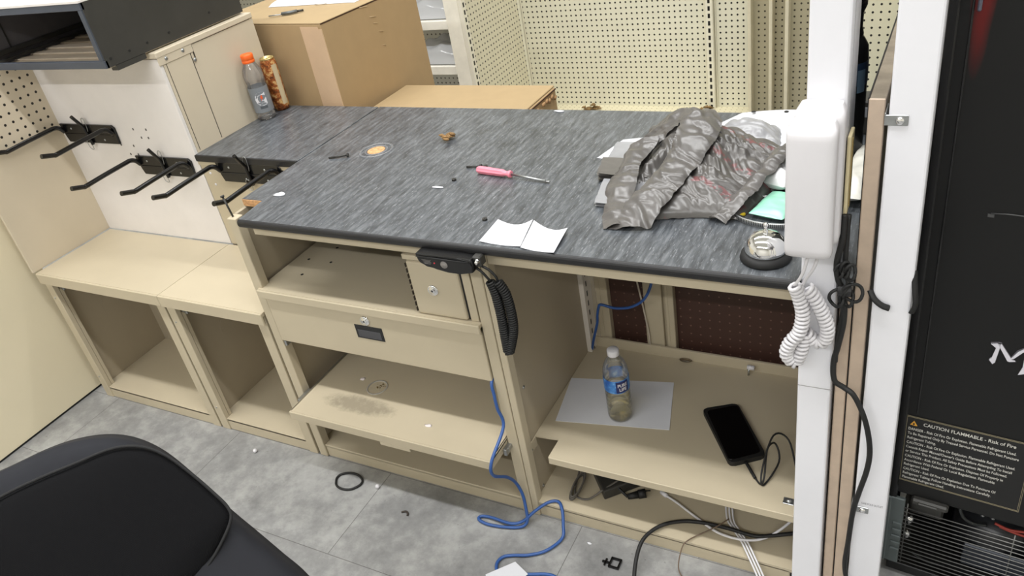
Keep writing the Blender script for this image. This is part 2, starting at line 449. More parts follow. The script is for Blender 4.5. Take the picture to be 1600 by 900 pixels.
hook(-1.085, -.79, 1.013, 'black double arm hook highest and farthest left on the white panel')
hook(-.743, -.47, .904, 'middle of the three black double arm hooks on the white panel')
hook(-.355, -.07, .900, 'black double arm hook below the short counter section next to the main counter')

# side counter: short raised worktop at the left
s = thing('side_cabinet', 'cream cabinet front under the short dark worktop carrying the lowest hook', 'cabinet', (-.21, .54, 0))
MB().box(-.438, .008, .3265, .338, .58, .896, .001).box(-.438, .008, .320, .338, .884, .8965, .001).build('front_panel', cream, s)
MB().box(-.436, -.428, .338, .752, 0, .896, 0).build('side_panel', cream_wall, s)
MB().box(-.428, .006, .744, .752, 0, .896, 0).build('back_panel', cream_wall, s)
d = MB()
for q, (xx, zz) in enumerate(((-.405, .853), (-.40, .812), (-.36, .83))):
    if q < 2: d.lathe([(0, .002), (.004, .001), (.005, 0)], (xx, .3262, zz), 12, (0, -1, 0))
d.build('hole_plug', white_pl, s)
w_ = thing('side_worktop', 'short charcoal worktop section holding the orange capped bottle and can', 'worktop', (-.21, .54, .897))
MB().box(-.4385, .0055, .324, .756, .8975, .9195, .001).build('slab', counter_m, w_)
MB().box(-.4385, .0055, .316, .324, .8975, .92, .003, 2).build('edge_band', edge_m, w_)

# ------------------------------------------------------------------ main countertop
c = thing('countertop', 'long charcoal streaked laminate countertop with notched left corner', 'countertop', (.8, .36, .897))
out = [(.10, -.034), (1.523, -.034), (1.523, .098), (1.590, .098), (1.590, -.034), (1.6135, -.034), (1.6135, .756), (.0125, .756), (.0125, .072), (.089, .072)]
MB().prism(out, 'z', .8975, .92).build('slab', counter_m, c)
def edge(a0, a1):
    n = 8; R = .0112
    pr = [(-.0335, .92)] + [(-.0335-R*.7*math.sin(PI*i/n)-.002*(0 < i < n), .92-R*(1-math.cos(PI*i/n))) for i in range(1, n)] + [(-.0335, .8975)]
    return MB().prism(pr, 'x', a0, a1)
edge(.10, 1.5225).build('edge_band', edge_m, c); edge(1.5905, 1.6135).build('edge_band', edge_m, c)
ch = MB()
ch.prism([(.0125, .0705), (.088, .0705), (.079, .068), (.02, .068)], 'z', .900, .9195).box(.03, .07, .0672, .0685, .909, .911, 0)
ch.build('chipped_core', particle, c)
MB().box(1.5195, 1.5228, -.033, .06, .899, .919, 0).build('cut_end', particle, c)
gr = MB(); gx, gy = .236, .418
gr.lathe([(.053, 0), (.053, .002), (.049, .003), (.045, .002), (.045, 0)], (gx, gy, .9203), 40).lathe([(.036, 0), (.036, .0016), (.033, .002), (.030, .0016), (.030, 0)], (gx, gy, .9203), 40)
gr.build('grommet_ring', clear('clear_ring', (244, 244, 244), .25, 1.1, .12), c)
MB().cyl((gx, gy, .9200), (gx, gy, .9212), .027, 30).build('grommet_core', particle, c)

# ------------------------------------------------------------------ drawer cabinet
d = thing('drawer_cabinet', 'cream metal counter cabinet with a drawer and pulled out tray', 'cabinet', (.41, .37, 0))
for xa, xb, pa, pb in ((.0105, .022, .0105, .043), (.795, .8065, .774, .8065)):
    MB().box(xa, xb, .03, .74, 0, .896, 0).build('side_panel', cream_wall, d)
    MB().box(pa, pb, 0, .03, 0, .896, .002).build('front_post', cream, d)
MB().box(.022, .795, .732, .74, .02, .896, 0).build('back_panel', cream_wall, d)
MB().box(.096, .772, .002, .016, .853, .896, .001).build('top_rail', cream, d)
MB().box(.030, .775, -.0065, .73, .660, .670, .0005).box(.030, .775, -.014, -.006, .644, .670, .002).build('upper_shelf', cream, d)
hs = MB()
for (hx, hy) in ((.165, .17), (.079, .171), (.128, .249), (.118, .092)): hs.cyl((hx, hy, .6698), (hx, hy, .6706), .0045, 14)
hs.build('cable_hole', black_rub, d)
MB().box(.043, .774, .006, .016, 0, .044, .0015).box(.022, .795, .006, .732, .040, .050, .001).build('base_pan', cream, d)
dr = MB().box(.0455, .771, -.004, .014, .4865, .6415, .003, 2).box(.06, .76, .014, .55, .50, .63, 0).build('drawer', cream, d)
def lock(c, parent, ax=(0, -1, 0)):   # key lock with a dark keyway
    MB().lathe([(.0155, 0), (.0155, .003), (.0125, .005), (.0105, .004), (.0095, .006), (0, .006)], c, 24, ax).build('lock', chrome, parent)
    MB().lathe([(0, .0066), (.0028, .0066), (.0028, .0058)], c, 8, ax).build('keyhole', black_rub, parent)
lock((.402, -.004, .619), dr)
hd = MB().box(.358, .452, -.0055, -.0035, .556, .601, .001).build('pull_recess', black_gl, dr)
MB().box(.366, .444, -.0065, -.0052, .561, .586, .001).build('finger_plate', plain('dark_grey_plastic', (66, 66, 70), .4), dr)
MB().box(.052, .060, -.004, .03, .468, .4855, .001).build('drawer_slide', zinc, d)
def tray_mat():
    t = NT('stained_cream_tray'); a = lin(CREAM)
    f = t.noise(5, 5); col = t.ramp(f, [(.3, tuple(x*.93 for x in a[:3])+(1,)), (.7, a)])
    sx = t.n('ShaderNodeSeparateXYZ'); t.l(t.obj(), sx.inputs[0])
    def blob(cx, cy, rx, ry):
        a = t.math('DIVIDE', t.math('SUBTRACT', sx.outputs[0], cx), rx); b = t.math('DIVIDE', t.math('SUBTRACT', sx.outputs[1], cy), ry)
        return t.math('SUBTRACT', 1, t.math('MINIMUM', 1, t.math('ADD', t.math('MULTIPLY', a, a), t.math('MULTIPLY', b, b))))
    n = t.noise(42, 8, .75)
    k = t.math('MULTIPLY', t.math('ADD', blob(-.15, -.378, .19, .045), t.math('MULTIPLY', blob(-.12, -.32, .2, .12), .55)), n)
    k = t.ramp(k, [(.27, (0, 0, 0)), (.62, (255, 255, 255))])
    col = t.mix(t.math('MULTIPLY', k, .55), col, lin((112, 104, 88)))
    t.color(col); t.set(Roughness=.5); return t.m
tray = MB().box(.066, .772, -.0885, .5, .279, .285, .0003).box(.066, .772, -.094, -.088, .255, .285, .0015).box(.40, .505, -.0938, -.0882, .243, .256, .001).box(.766, .772, -.088, .5, .255, .285, .0015).box(.066, .072, -.088, .5, .255, .285, .0015)
tr = tray.build('pull_out_tray', tray_mat(), d)
MB().box(.046, .066, -.03, .5, .262, .272, .001).box(.050, .064, -.035, .02, .272, .282, .001).build('slide_rail', zinc, tr)
MB().box(.773, .786, -.02, .5, .258, .27, .001).box(.774, .784, -.03, -.01, .25, .272, .001).build('slide_rail', zinc, tr)
st = MB(); st.lathe([(.034, 0), (.034, .0018), (.031, .0024), (.029, .0012), (.029, 0)], (.278, .082, .2852), 36); st.build('dried_ring', clear('dried_residue', (236, 230, 208), .3, 1.1, .3), tr)
st = MB()
for k in range(14): st.ico((.285+random.gauss(0, .009), .088+random.gauss(0, .009), .2856), random.uniform(.001, .003), 1, (1.5, 1, .3))
st.build('brown_residue', plain('brown_residue', (112, 92, 48), .8), tr)
st = MB().ico((.53, -.02, .2856), .009, 2, (1.2, .7, .15), .6).ico((.205, .105, .2856), .009, 2, (1, .8, .15), .5)
st.build('white_smear', plain('white_smear', (236, 226, 224), .6), tr)

# locked box on the upper shelf
k = thing('lock_box', 'small cream metal box with round lock standing on the drawer cabinet shelf', 'lock box', (.66, .2, .6705))
MB().box(.586, .600, .012, .4, .6706, .83, .001).box(.745, .768, .004, .4, .6706, .845, .001).box(.586, .768, .012, .4, .83, .845, .001).box(.6, .745, .39, .4, .6706, .83, 0).build('body', cream, k)
MB().box(.582, .7705, .002, .012, .832, .846, .001).build('top_lip', cream, k)
MB().box(.7395, .7455, .006, .014, .674, .83, 0).build('door_gap', black_rub, k)
do = MB().box(.590, .7385, .0, .012, .672, .829, .006, 2).build('door', cream, k)
lock((.655, 0, .752), do)
hg = MB()
for q in range(9): hg.box(.5865, .5895, -.001, .008, .678+q*.0165, .690+q*.0165, .001)
hg.build('hinge', plain('hinge_dark', (70, 62, 54), .5, .5), k)

# ------------------------------------------------------------------ open bay at the right
y = thing('open_bay', 'open cream counter bay with a shelf and brown perforated back', 'counter bay', (1.21, .37, 0))
MB().box(.8085, .820, .03, .74, 0, .896, 0).build('side_panel', cream_wall, y)
MB().box(.8085, .829, 0, .03, 0, .896, .002).build('front_post', cream, y)
MB().box(1.600, 1.6125, .04, .74, 0, .882, 0).build('side_panel', cream_wall, y)
MB().box(1.5915, 1.6125, -.002, .04, 0, .882, .002).build('front_post', tan_m, y)
MB().box(.83, 1.515, .002, .016, .848, .896, .001).build('top_rail', cream, y)
MB().box(.829, 1.515, .006, .016, 0, .044, .0015).prism([(.82, .006), (1.52, .006), (1.52, .095), (1.6, .095), (1.6, .70), (.82, .70)], 'z', .040, .050).build('base_pan', cream, y)
SH = [(.8205, .497), (.8205, .066), (.892, .072), (.892, .002), (1.5215, .002), (1.5215, .10), (1.595, .10), (1.595, .497)]
MB().prism(SH, 'z', .244, .2495).box(.892, 1.5215, -.0005, .005, .226, .2497, .0015).box(.8205, 1.595, .492, .5, .244, .284, .001).box(.8205, .8245, .012, .066, .215, .2495, .001).build('shelf', cream, y)
cl = MB().box(1.49, 1.515, .03, .05, .2495, .2525, .001).lathe([(0, .004), (.005, .003), (.006, 0)], (1.503, .04, .2525), 12)
cl.build('shelf_clip', zinc, y)
s_ = MB()
for (xx, yy, zz) in ((.8245, .03, .228),): s_.lathe([(0, .004), (.004, .003), (.006, 0)], (xx, yy, zz), 12, (1, 0, 0))
for zz in (.428, .06): s_.lathe([(0, .003), (.004, .002), (.0055, 0)], (.8205, .06, zz), 12, (1, 0, 0))
s_.build('screw', zinc, y)
brown_peg = peg_mat('brown_hardboard', (70, 46, 38), 'XZ', .0285, .0026, (.3, .2), (112, 84, 72))
MB().box(.885, 1.6, .53, .536, .03, .896, 0).build('back_board', brown_peg, y)
su = slot_mat('slotted_white_steel', (222, 214, 204), 'Y', .475-.37, .007, .0345, .55)
MB().box(.8202, .836, .455, .505, .25, .896, .001).build('slotted_upright', su, y)
MB().box(.848, .886, .505, .53, .05, .896, .002).box(.858, .864, .503, .506, .05, .896, 0).build('back_post', cream, y)
MB().box(1.000, 1.055, .505, .53, .05, .896, .002).box(1.055, 1.064, .520, .53, .05, .896, 0).box(1.064, 1.090, .505, .53, .05, .896, .002).box(1.07, 1.074, .5035, .506, .05, .896, 0).build('back_post', cream, y)

# ------------------------------------------------------------------ poles, divider
def pole(x0, x1, y0, y1, label):
    o = thing('power_pole', label, 'pole', ((x0+x1)/2, (y0+y1)/2, 0), 0, 'white square power poles')
    MB().box(x0, x1, y0, y1, 0, 4.7, .004, 2).build('shaft', white_pt, o)
    sm = plain('pole_seam', (178, 176, 176), .6)
    MB().box(x1-.001, x1+.0006, y0+.03, y0+.033, 0, 4.7, 0).build('cover_seam', sm, o)
    return o
p1 = pole(1.5235, 1.586, -.02, .088, 'white square pole carrying the telephone at the end of the counter')
MB().box(1.524, 1.588, -.0206, -.0195, .660, .6615, 0).build('cover_joint', plain('joint_line', (160, 158, 158), .6), p1)
MB().lathe([(.0, .0005), (.013, .0005), (.013, 0)], (1.552, -.02, .045), 24, (0, -1, 0)).build('knockout_hole', black_rub, p1)
p2 = pole(1.647, 1.710, -.02, .078, 'white square pole beside the black cooler')
tx = MB(); add_text(tx, 'SAFE POLE OUTLET', .008, lambda a, b: (1.661+a, -.0204, .362+b), .042)
tx.build('lettering', plain('grey_print', (120, 120, 124), .6), p2)
def clip(z, label):
    o = thing('steel_clip', label, 'clip', (1.655, -.022, z), 0, 'steel clips on the white pole')
    MB().box(1.642, 1.676, -.0225, -.0205, z-.009, z+.009, .001).box(1.6415, 1.6435, -.0225, .02, z-.009, z+.012, .0005).build('plate', zinc, o)
    MB().lathe([(.0065, 0), (.0065, .002), (.004, .004), (0, .0045)], (1.664, -.0225, z), 18, (0, -1, 0)).build('bolt', chrome, o)
clip(1.228, 'small steel clip bolted high on the pole beside the cooler')
clip(.345, 'small steel clip bolted low on the pole beside the cooler')
dv = thing('divider_panel', 'narrow tan metal divider panel edge standing between the two white poles', 'divider', (1.628, .38, 0))
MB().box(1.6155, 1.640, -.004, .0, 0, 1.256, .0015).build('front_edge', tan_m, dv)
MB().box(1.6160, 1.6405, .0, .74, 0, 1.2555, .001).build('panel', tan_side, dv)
MB().box(1.6137, 1.6158, .002, .74, .0, 1.2558, 0).build('dark_gap_strip', black_rub, dv)  # black strip stands in for the shade in the gap beside the panel

# ------------------------------------------------------------------ wall telephone
ph = thing('wall_telephone', 'white wall telephone with handset mounted on the square pole', 'telephone', (1.545, -.02, 1.0))
def rbox(mb, x0, x1, z0, z1, yf, yb, rad=.018, nz=28, bulge=0, dome=.012):
    """upright handset-like body: rounded front, profile along z"""
    def fn(u, v):
        z = z0+(z1-z0)*v
        e = 1.0
        for zz in (z-z0, z1-z):
            if zz < rad: e = min(e, math.sqrt(max(0, 1-(1-zz/rad)**2)))
        hw = (x1-x0)/2*(.82+.18*e)*(1 if True else 0); cx = (x0+x1)/2
        hw *= 1-.05*math.sin(PI*v)*bulge
        a = 2*PI*u; c, s_ = math.cos(a), math.sin(a); k = 4.5
        X = math.copysign(abs(c)**(2/k), c); Y = math.copysign(abs(s_)**(2/k), s_)
        d = (yb-yf)/2*(.55+.45*e); yc = yb-d
        yy = yc - Y*d
        if Y > 0: yy -= dome*math.sin(PI*v)*Y*(1-X*X*.6)
        return Vector((cx+X*hw, yy, z))
    mb.grid(fn, 40, nz, True, True)
    for zz in (0, 1):
        try:
            ring = [fn(i/40, zz) for i in range(40)]; mb.bm.faces.new([mb.bm.verts.new(q) for q in ring])
        except ValueError: pass
    return mb
rbox(MB(), 1.511, 1.589, 1.008, 1.261, -.066, -.0205, .022, 30, 0, .0).build('base', white_pl, ph)
rbox(MB(), 1.506, 1.584, 1.002, 1.2475, -.104, -.062, .02, 30, .3, .003).build('handset', white_pl, ph)
MB().box(1.5885, 1.5945, -.015, .03, 1.05, 1.195, .002, 2).build('wall_plate', ivory, ph)
MB().box(1.5945, 1.596, .0, .004, 1.06, 1.187, 0).build('plate_groove', plain('plate_groove', (150, 130, 80), .6), ph)
cp = [(1.545, -.075, 1.005), (1.535, -.075, .96), (1.52, -.06, .925), (1.527, -.055, .90), (1.535, -.055, .86), (1.53, -.058, .82), (1.515, -.06, .795), (1.508, -.058, .765), (1.522, -.05, .742), (1.533, -.05, .77), (1.54, -.045, .81), (1.555, -.04, .79), (1.572, -.04, .795), (1.577, -.042, .825), (1.568, -.045, .86), (1.553, -.048, .895), (1.54, -.05, .915)]
MB().tube(coil_pts(cp[2:], .0105, .0088, 10), .0039, 7).build('coiled_cord', white_pl, ph)
MB().tube(cp[:3], .003, 8, 6).tube([(1.56, -.06, 1.008), (1.553, -.06, .97), (1.537, -.055, .935), (1.53, -.052, .915)], .003, 8, 6).build('straight_cord', white_pl, ph)

# black cords on the pole
co = thing('cable_bundle', 'black cables tied in a loop on the pole side below the telephone plate', 'cable', (1.6, -.04, .9))
MB().tube([(1.592, -.02, 1.055), (1.592, -.03, 1.01), (1.586, -.035, .965), (1.59, -.035, .93), (1.60, -.03, .90), (1.603, -.03, .84), (1.596, -.03, .78), (1.59, -.03, .74), (1.594, -.035, .70), (1.612, -.035, .685), (1.632, -.04, .672), (1.655, -.045, .62), (1.668, -.045, .55), (1.667, -.045, .49), (1.655, -.04, .41), (1.647, -.035, .345), (1.643, -.035, .25), (1.64, -.035, .17), (1.65, -.035, .11), (1.672, -.04, .075), (1.70, -.05, .06), (1.74, -.05, .03)], .0055, 8, 8).build('long_cable', black_rub, co)
MB().tube([(1.598, -.01, 1.05), (1.598, -.02, .99), (1.60, -.03, .95), (1.607, -.035, .925), (1.602, -.04, .91), (1.595, -.035, .895), (1.60, -.03, .86), (1.594, -.03, .80), (1.593, -.028, .74)], .0045, 8, 6).build('side_cable', black_rub, co)
lp = MB()
for (dx, dz, rr, sx) in ((0.003, .955, .012, .6), (.012, .95, .012, .7), (-.006, .952, .010, .7), (.018, .908, .014, 1.2), (-.008, .893, .014, .9), (.012, .895, .013, .6)):
    lp.tube([(1.597+dx+rr*sx*math.cos(a), -.038+.004*math.sin(2*a), dz+rr*1.3*math.sin(a)) for a in [2*PI*k/10 for k in range(10)]], .0032, 7, 3, True)
lp.build('tied_loop', black_rub, co)
o = MB().tube([(1.642, -.018, .905), (1.65, -.026, .893), (1.663, -.028, .882), (1.676, -.026, .876)], .006, 8, 5, flat=.7).build('strap_stub', black_rub, None, (1.66, -.025, .89)); tag(o, 'short black strap end sticking out over the pole beside the cooler', 'strap')
o = MB().tube([(1.709, -.012, .95), (1.714, -.022, .915), (1.717, -.025, .89), (1.712, -.02, .868)], .0055, 8, 5, flat=.6).build('strap_end', black_rub, None, (1.712, -.02, .91)); tag(o, 'curved black strap on the right edge of the pole next to the cooler', 'strap')

# ------------------------------------------------------------------ black cooler
ck = thing('beverage_cooler', 'tall black cooler with white caution text and open grille', 'cooler', (1.72, .12, 0), math.radians(-6.36))
ck['label'] = 'tall black beverage cooler with caution text and compressor grille'
def cooler_mat():
    t = NT('black_cooler_skin'); sx = t.n('ShaderNodeSeparateXYZ'); t.l(t.obj(), sx.inputs[0])
    n = t.noise(14, 3, .6, t.map((1, 1, .25)))
    a = t.math('DIVIDE', t.math('SUBTRACT', sx.outputs[0], .038), .021); b = t.math('DIVIDE', t.math('SUBTRACT', sx.outputs[2], 1.5), .26)
    m = t.math('SUBTRACT', 1.15, t.math('ADD', t.math('MULTIPLY', a, a), t.math('MULTIPLY', b, b)))
    m = t.math('ADD', m, t.math('MULTIPLY', t.math('SUBTRACT', n, .5), .9))
    k = t.ramp(m, [(.05, (0, 0, 0)), (.75, (255, 255, 255))])
    k = t.math('MULTIPLY', k, t.math('GREATER_THAN', sx.outputs[2], .9))
    t.color(t.mix(k, lin((20, 20, 20)), lin((96, 20, 18)))); t.set(Roughness=.4); t.b.inputs['Specular IOR Level'].default_value = .3
    return t.m
CW, CD, CH = .78, .7, 2.15
cs = cooler_mat()
MB().box(0, CW, 0, CD, .275, CH, .006, 2).box(.0, CW, .25, CD, .03, .275, .002).box(CW-.03, CW, 0, .25, .03, .275, .002).box(0, CW, 0, CD, .012, .04, .002).build('body', cs, ck)
MB().box(-.012, .006, -.004, .05, .04, CH, .003).build('edge_trim', black_gl, ck)
MB().box(.022, .026, -.003, .002, .52, CH-.05, .001).build('front_seam', black_gl, ck)
lb = MB().box(.002, .237, -.0012, .0004, .318, .512, 0).build('caution_label', plain('label_black', (16, 16, 16), .45), ck)
fm = plain('label_gold_line', (150, 140, 112), .5)
f = MB()
for i, (a, b_, c_, e) in enumerate(((.0035, .2355, .3195, .5105), (.006, .233, .322, .508))):
    wv = .0007
    f.box(a, b_, -.0018, -.001, e-wv, e, 0).box(a, b_, -.0018, -.001, c_, c_+wv, 0).box(a, a+wv, -.0018, -.001, c_, e, 0).box(b_-wv, b_, -.0018, -.001, c_, e, 0)
f.build('border', fm, lb)
tx = MB()
LN = ['DANGER - Risk Of Fire Or Explosion. Flammable Refrigerant Used.', 'To Be Repaired Only By Trained Service Personnel. Do Not Puncture', 'Refrigerant Tubing.',
 'CAUTION - Risk Of Fire Or Explosion. Flammable Refrigerant Used.', "Consult Repair Manual/Owner's Guide Before Attempting To Install", 'or Service This Product. All Safety Precautions Must be Followed.',
 'CAUTION - Risk Of Fire Or Explosion. Dispose Of Properly In', 'Accordance With Federal Or Local Regulations. Flammable', 'Refrigerant Used.',
 'CAUTION - Risk Of Fire Or Explosion Due To Puncture Of', 'Refrigerant Tubing; Follow Handling Instructions Carefully.', 'Flammable Refrigerant Used.']
add_text(tx, 'CAUTION FLAMMABLE - Risk of Fire', .0125, lambda a, b: (.038+a*.86, -.0019, .4905+b), None, .0001)
zz = .475
for i, l in enumerate(LN):
    zz = .4725-.0395*(i//3)-.0128*(i % 3)
    add_text(tx, l, .0100, lambda a, b: (.0105+a*.72, -.0019, zz+b), None, .00008)
tx.build('lettering', plain('label_print', (226, 224, 216), .6), lb)
MB().prism([(.013, .4865), (.027, .4865), (.020, .499)], 'y', -.0022, -.001).build('warning_triangle', plain('warning_yellow', (232, 170, 60), .5), lb)
MB().ico((.020, -.0023, .4905), .0022, 1, (1, .1, 1.5)).build('flame_symbol', black_rub, lb)
# metallic letter logo
def outl(pts, y0, y1, mat, nm):
    m = MB()
    for q in pts: m.prism(q, 'y', y0, y1, 0)
    return m.build(nm, mat, ck)
def zc(a, b): return (.134+a*.031, .69+b*.048)
Mo = [[zc(*q) for q in [(-.1, .93), (.25, 1.0), (.42, 1.0), (.28, .08), (.16, -.02), (-.05, .16), (.06, .26), (.2, .78)]],
      [zc(*q) for q in [(.25, 1.0), (.45, 1.0), (1.12, .35), (1.3, .3), (1.0, .24), (.9, .26)]],
      [zc(*q) for q in [(1.02, .36), (1.35, .78), (1.75, 1.05), (1.95, 1.0), (1.6, .8), (1.2, .42)]],
      [zc(*q) for q in [(1.72, 1.02), (1.98, 1.05), (2.0, .1), (1.9, -.2), (1.58, -.3), (1.66, -.1), (1.74, .1)]]]
outl(Mo, -.004, 0, plain('logo_silver', (226, 224, 232), .3, .2), 'logo_letter')
def grow(q, k=1.0):
    cx = sum(a for a, _ in q)/len(q); cz = sum(b for _, b in q)/len(q); r = []
    for a, b in q:
        L = math.hypot(a-cx, b-cz); r.append((a+(a-cx)/L*.0022, b+(b-cz)/L*.0022))
    return r
outl([grow(q) for q in Mo], -.0025, 0, plain('logo_grey', (96, 94, 98), .4), 'logo_outline')
# compressor bay
gl = MB().box(-.006, .024, -.006, .004, .045, .262, .002).box(-.012, -.004, -.008, .01, .045, .262, .002)
for k in range(5): gl.box(.004, .024, -.010, -.005, .09+k*.022, .098+k*.022, .001)
gl.build('side_bracket', plain('grey_bracket', (92, 100, 100), .45, .2), ck)
gw = MB()
for k in range(15): gw.tube([(.01, -.004, .058+k*.0128), (.45, -.004, .058+k*.0128)], .0013, 6)
for xx in (.03, .24, .44): gw.tube([(xx, -.0015, .05), (xx, -.0015, .25)], .0013, 6)
gw.build('grille_wires', plain('grille_wire', (120, 120, 118), .35, .6), ck)
MB().box(.03, .10, .03, .2, .19, .262, .004).build('control_box', black_m, ck)
MB().box(.042, .092, .028, .0305, .243, .252, .0005).build('white_sticker', plain('white_sticker', (214, 212, 216), .5), ck)
MB().box(.036, .11, -.012, .02, .262, .279, .004).box(.05, .09, -.016, -.01, .268, .274, .002).build('plastic_handle', black_m, ck)
MB().lathe([(0, 0), (.07, 0), (.085, .03), (.085, .09), (.06, .13), (0, .14)], (.2, .14, .042), 28).build('compressor', plain('compressor_black', (30, 31, 34), .35), ck)
MB().box(.15, .42, .05, .06, .05, .12, .003).build('fan_plate', plain('slate_metal', (52, 56, 64), .4, .3), ck)
MB().tube([(.13, .03, .25), (.14, .03, .225), (.16, .035, .21), (.185, .05, .2)], .004, 8, 5).tube([(.05, .02, .07), (.08, .02, .055), (.12, .03, .045)], .0025, 8, 5).build('copper_pipe', plain('dark_pipe', (60, 62, 62), .4, .5), ck)
MB().tube([(.2, .03, .235), (.23, .03, .228), (.27, .03, .236), (.32, .03, .23)], .003, 8, 5).tube([(.21, .03, .229), (.25, .03, .222), (.31, .03, .224)], .003, 8, 5).build('red_wire', plain('red_wire', (150, 52, 40), .5), ck)
MB().ico((.036, .012, .185), .011, 2, (.8, .5, 1.3), .7).ico((.034, .012, .135), .011, 2, (.8, .5, 1.4), .7).build('foil_tape', chrome, ck)
MB().lathe([(0, .003), (.004, .002), (.004, 0)], (.175, .045, .232), 10, (0, -1, 0)).lathe([(0, .003), (.004, .002), (.004, 0)], (.195, .045, .232), 10, (0, -1, 0)).build('screw', zinc, ck)
MB().tube([(.094, -.001, 1.007), (.12, -.001, 1.009), (.2, -.001, 1.007)], .0012, 6).box(.09, .10, -.002, 0, 1.0, 1.006, 0).build('door_groove', plain('groove_grey', (70, 70, 70), .5), ck)
MB().box(.03, .036, -.006, 0, 1.353, 1.7, .002).build('handle_strip', plain('slate_handle', (96, 98, 112), .3, .4), ck)

# ------------------------------------------------------------------ things on the counter
Z = .9203
def at(o, label, cat, group=None): return tag(o, label, cat, group)
# service bell
bl = thing('service_bell', 'chrome service bell on a black base at the counter front', 'bell', (1.449, .032, .92))
MB().lathe([(0, 0), (.047, 0), (.0485, .003), (.046, .012), (.04, .016), (0, .016)], (1.449, .032, Z), 40).build('base', black_rub, bl)
MB().lathe([(.0385, .0165), (.0395, .020), (.0385, .028), (.034, .040), (.026, .049), (.014, .0545), (.004, .056)], (1.449, .032, Z), 40).build('dome', chrome, bl)
MB().lathe([(.0045, .055), (.0045, .062), (.003, .063), (.003, .068), (.005, .069), (.005, .074), (.003, .0765), (0, .077)], (1.449, .032, Z), 16).build('plunger', chrome, bl)
# screwdriver
sd = thing('screwdriver', 'pink handled screwdriver lying on the countertop', 'screwdriver', (.75, .295, Z))
a = Vector((.647, .312, Z+.0105)); b2 = Vector((.757, .296, Z+.0105)); tip = Vector((.872, .281, Z+.004)); ax = (b2-a).normalized()
def fl(u, v):
    prof = [(0, .004), (.02, .008), (.08, .0095), (.3, .0095), (.55, .0088), (.78, .0085), (.84, .0065), (.9, .0065), (.95, .0095), (1, .0085)]
    for (p0, q0), (p1_, q1) in zip(prof, prof[1:]):
        if p0 <= v <= p1_: rr = q0+(q1-q0)*(v-p0)/(p1_-p0); break
    an = 2*PI*u; rr *= (1+.09*math.cos(6*an)*(v < .8))
    side = ax.cross(Vector((0, 0, 1))).normalized()
    return a+(b2-a)*v+rr*(math.cos(an)*side+math.sin(an)*Vector((0, 0, 1)))
m = MB().grid(fl, 36, 40, True, True); m.bm.faces.new([m.bm.verts.new(fl(i/36, 0)) for i in range(36)]); m.bm.faces.new([m.bm.verts.new(fl(i/36, 1)) for i in range(36)])
m.build('handle', plain('pink_plastic', (240, 138, 156), .3, var=.03), sd)
MB().tube([b2-ax*.002, tip-ax*.012], .0032, 10).box(0, 0.0001, 0, .0001, .92, .9201, 0).build('shaft', zinc, sd)
MB().tube([tip-ax*.013, tip-ax*.006, tip], .0036, 8, flat=.45).build('blade', zinc, sd)
# screws / nuts / flakes / leaf
def bolt(p, q, label, nm='screw'):
    o = thing(nm, label, 'screw', p, 0, 'loose black screws'); p, q = Vector(p), Vector(q); t = (q-p).normalized()
    MB().tube([p, q], .0030, 8).build('shank', black_m, o)
    MB().cyl(q-t*.002, q+t*.003, .0058, 12).build('head', black_m, o)
bolt((.112, .345, Z+.003), (.168, .366, Z+.0055), 'black screw lying beside the round cork coloured grommet')
bolt((.598, .338, Z+.003), (.640, .341, Z+.0055), 'black screw lying at the tip end of the pink handle')
bolt((.024, .012, .897), (.008, .016, .955), 'black screw standing upright at the notched counter corner')
def nut(x, y_, label):
    o = MB().cyl((x, y_, Z), (x, y_, Z+.005), .0068, 6).cyl((x, y_, Z+.005), (x, y_, Z+.0056), .003, 10).build('nut', black_m, None, (x, y_, Z)); at(o, label, 'nut', 'black nuts on the countertop')
nut(.602, .262, 'black nut on the countertop in front of the pink screwdriver handle'); nut(.650, .349, 'black nut touching the back of the pink handle'); nut(.797, .076, 'black nut near the curled white receipts')
def flake(x, y_, r, label, sc=(1.3, .8, .12), rz=0, z=Z):
    o = MB().ico((x, y_, z+r*.1), r, 2, sc, .7).build('paper_scrap', paper_m, None, (x, y_, z)); at(o, label, 'scrap', 'white scraps'); return o
flake(.120, .113, .014, 'white scrap lying near the notched left corner of the countertop', (1.2, .8, .1))
flake(.578, .217, .012, 'pale torn scrap lying left of the pink screwdriver on the countertop', (1.4, .35, .12))
flake(.691, .742, .012, 'white scrap at the back edge of the countertop before the low box', (1.6, .5, .12))
lf = MB()
for k in range(16):
    an = random.random()*6.28; rr = random.uniform(0, .022)
    lf.ico((.436+rr*math.cos(an)*.8, .514+rr*math.sin(an)*1.4, Z+.006+random.random()*.012), random.uniform(.006, .011), 1, (1.2, .7, .5), .9)
o = lf.build('dried_leaf', plain('dry_leaf', (150, 116, 72), .8, var=.25, sc=80), None, (.436, .514, Z)); at(o, 'small crumpled brown dried leaf on the countertop', 'leaf')
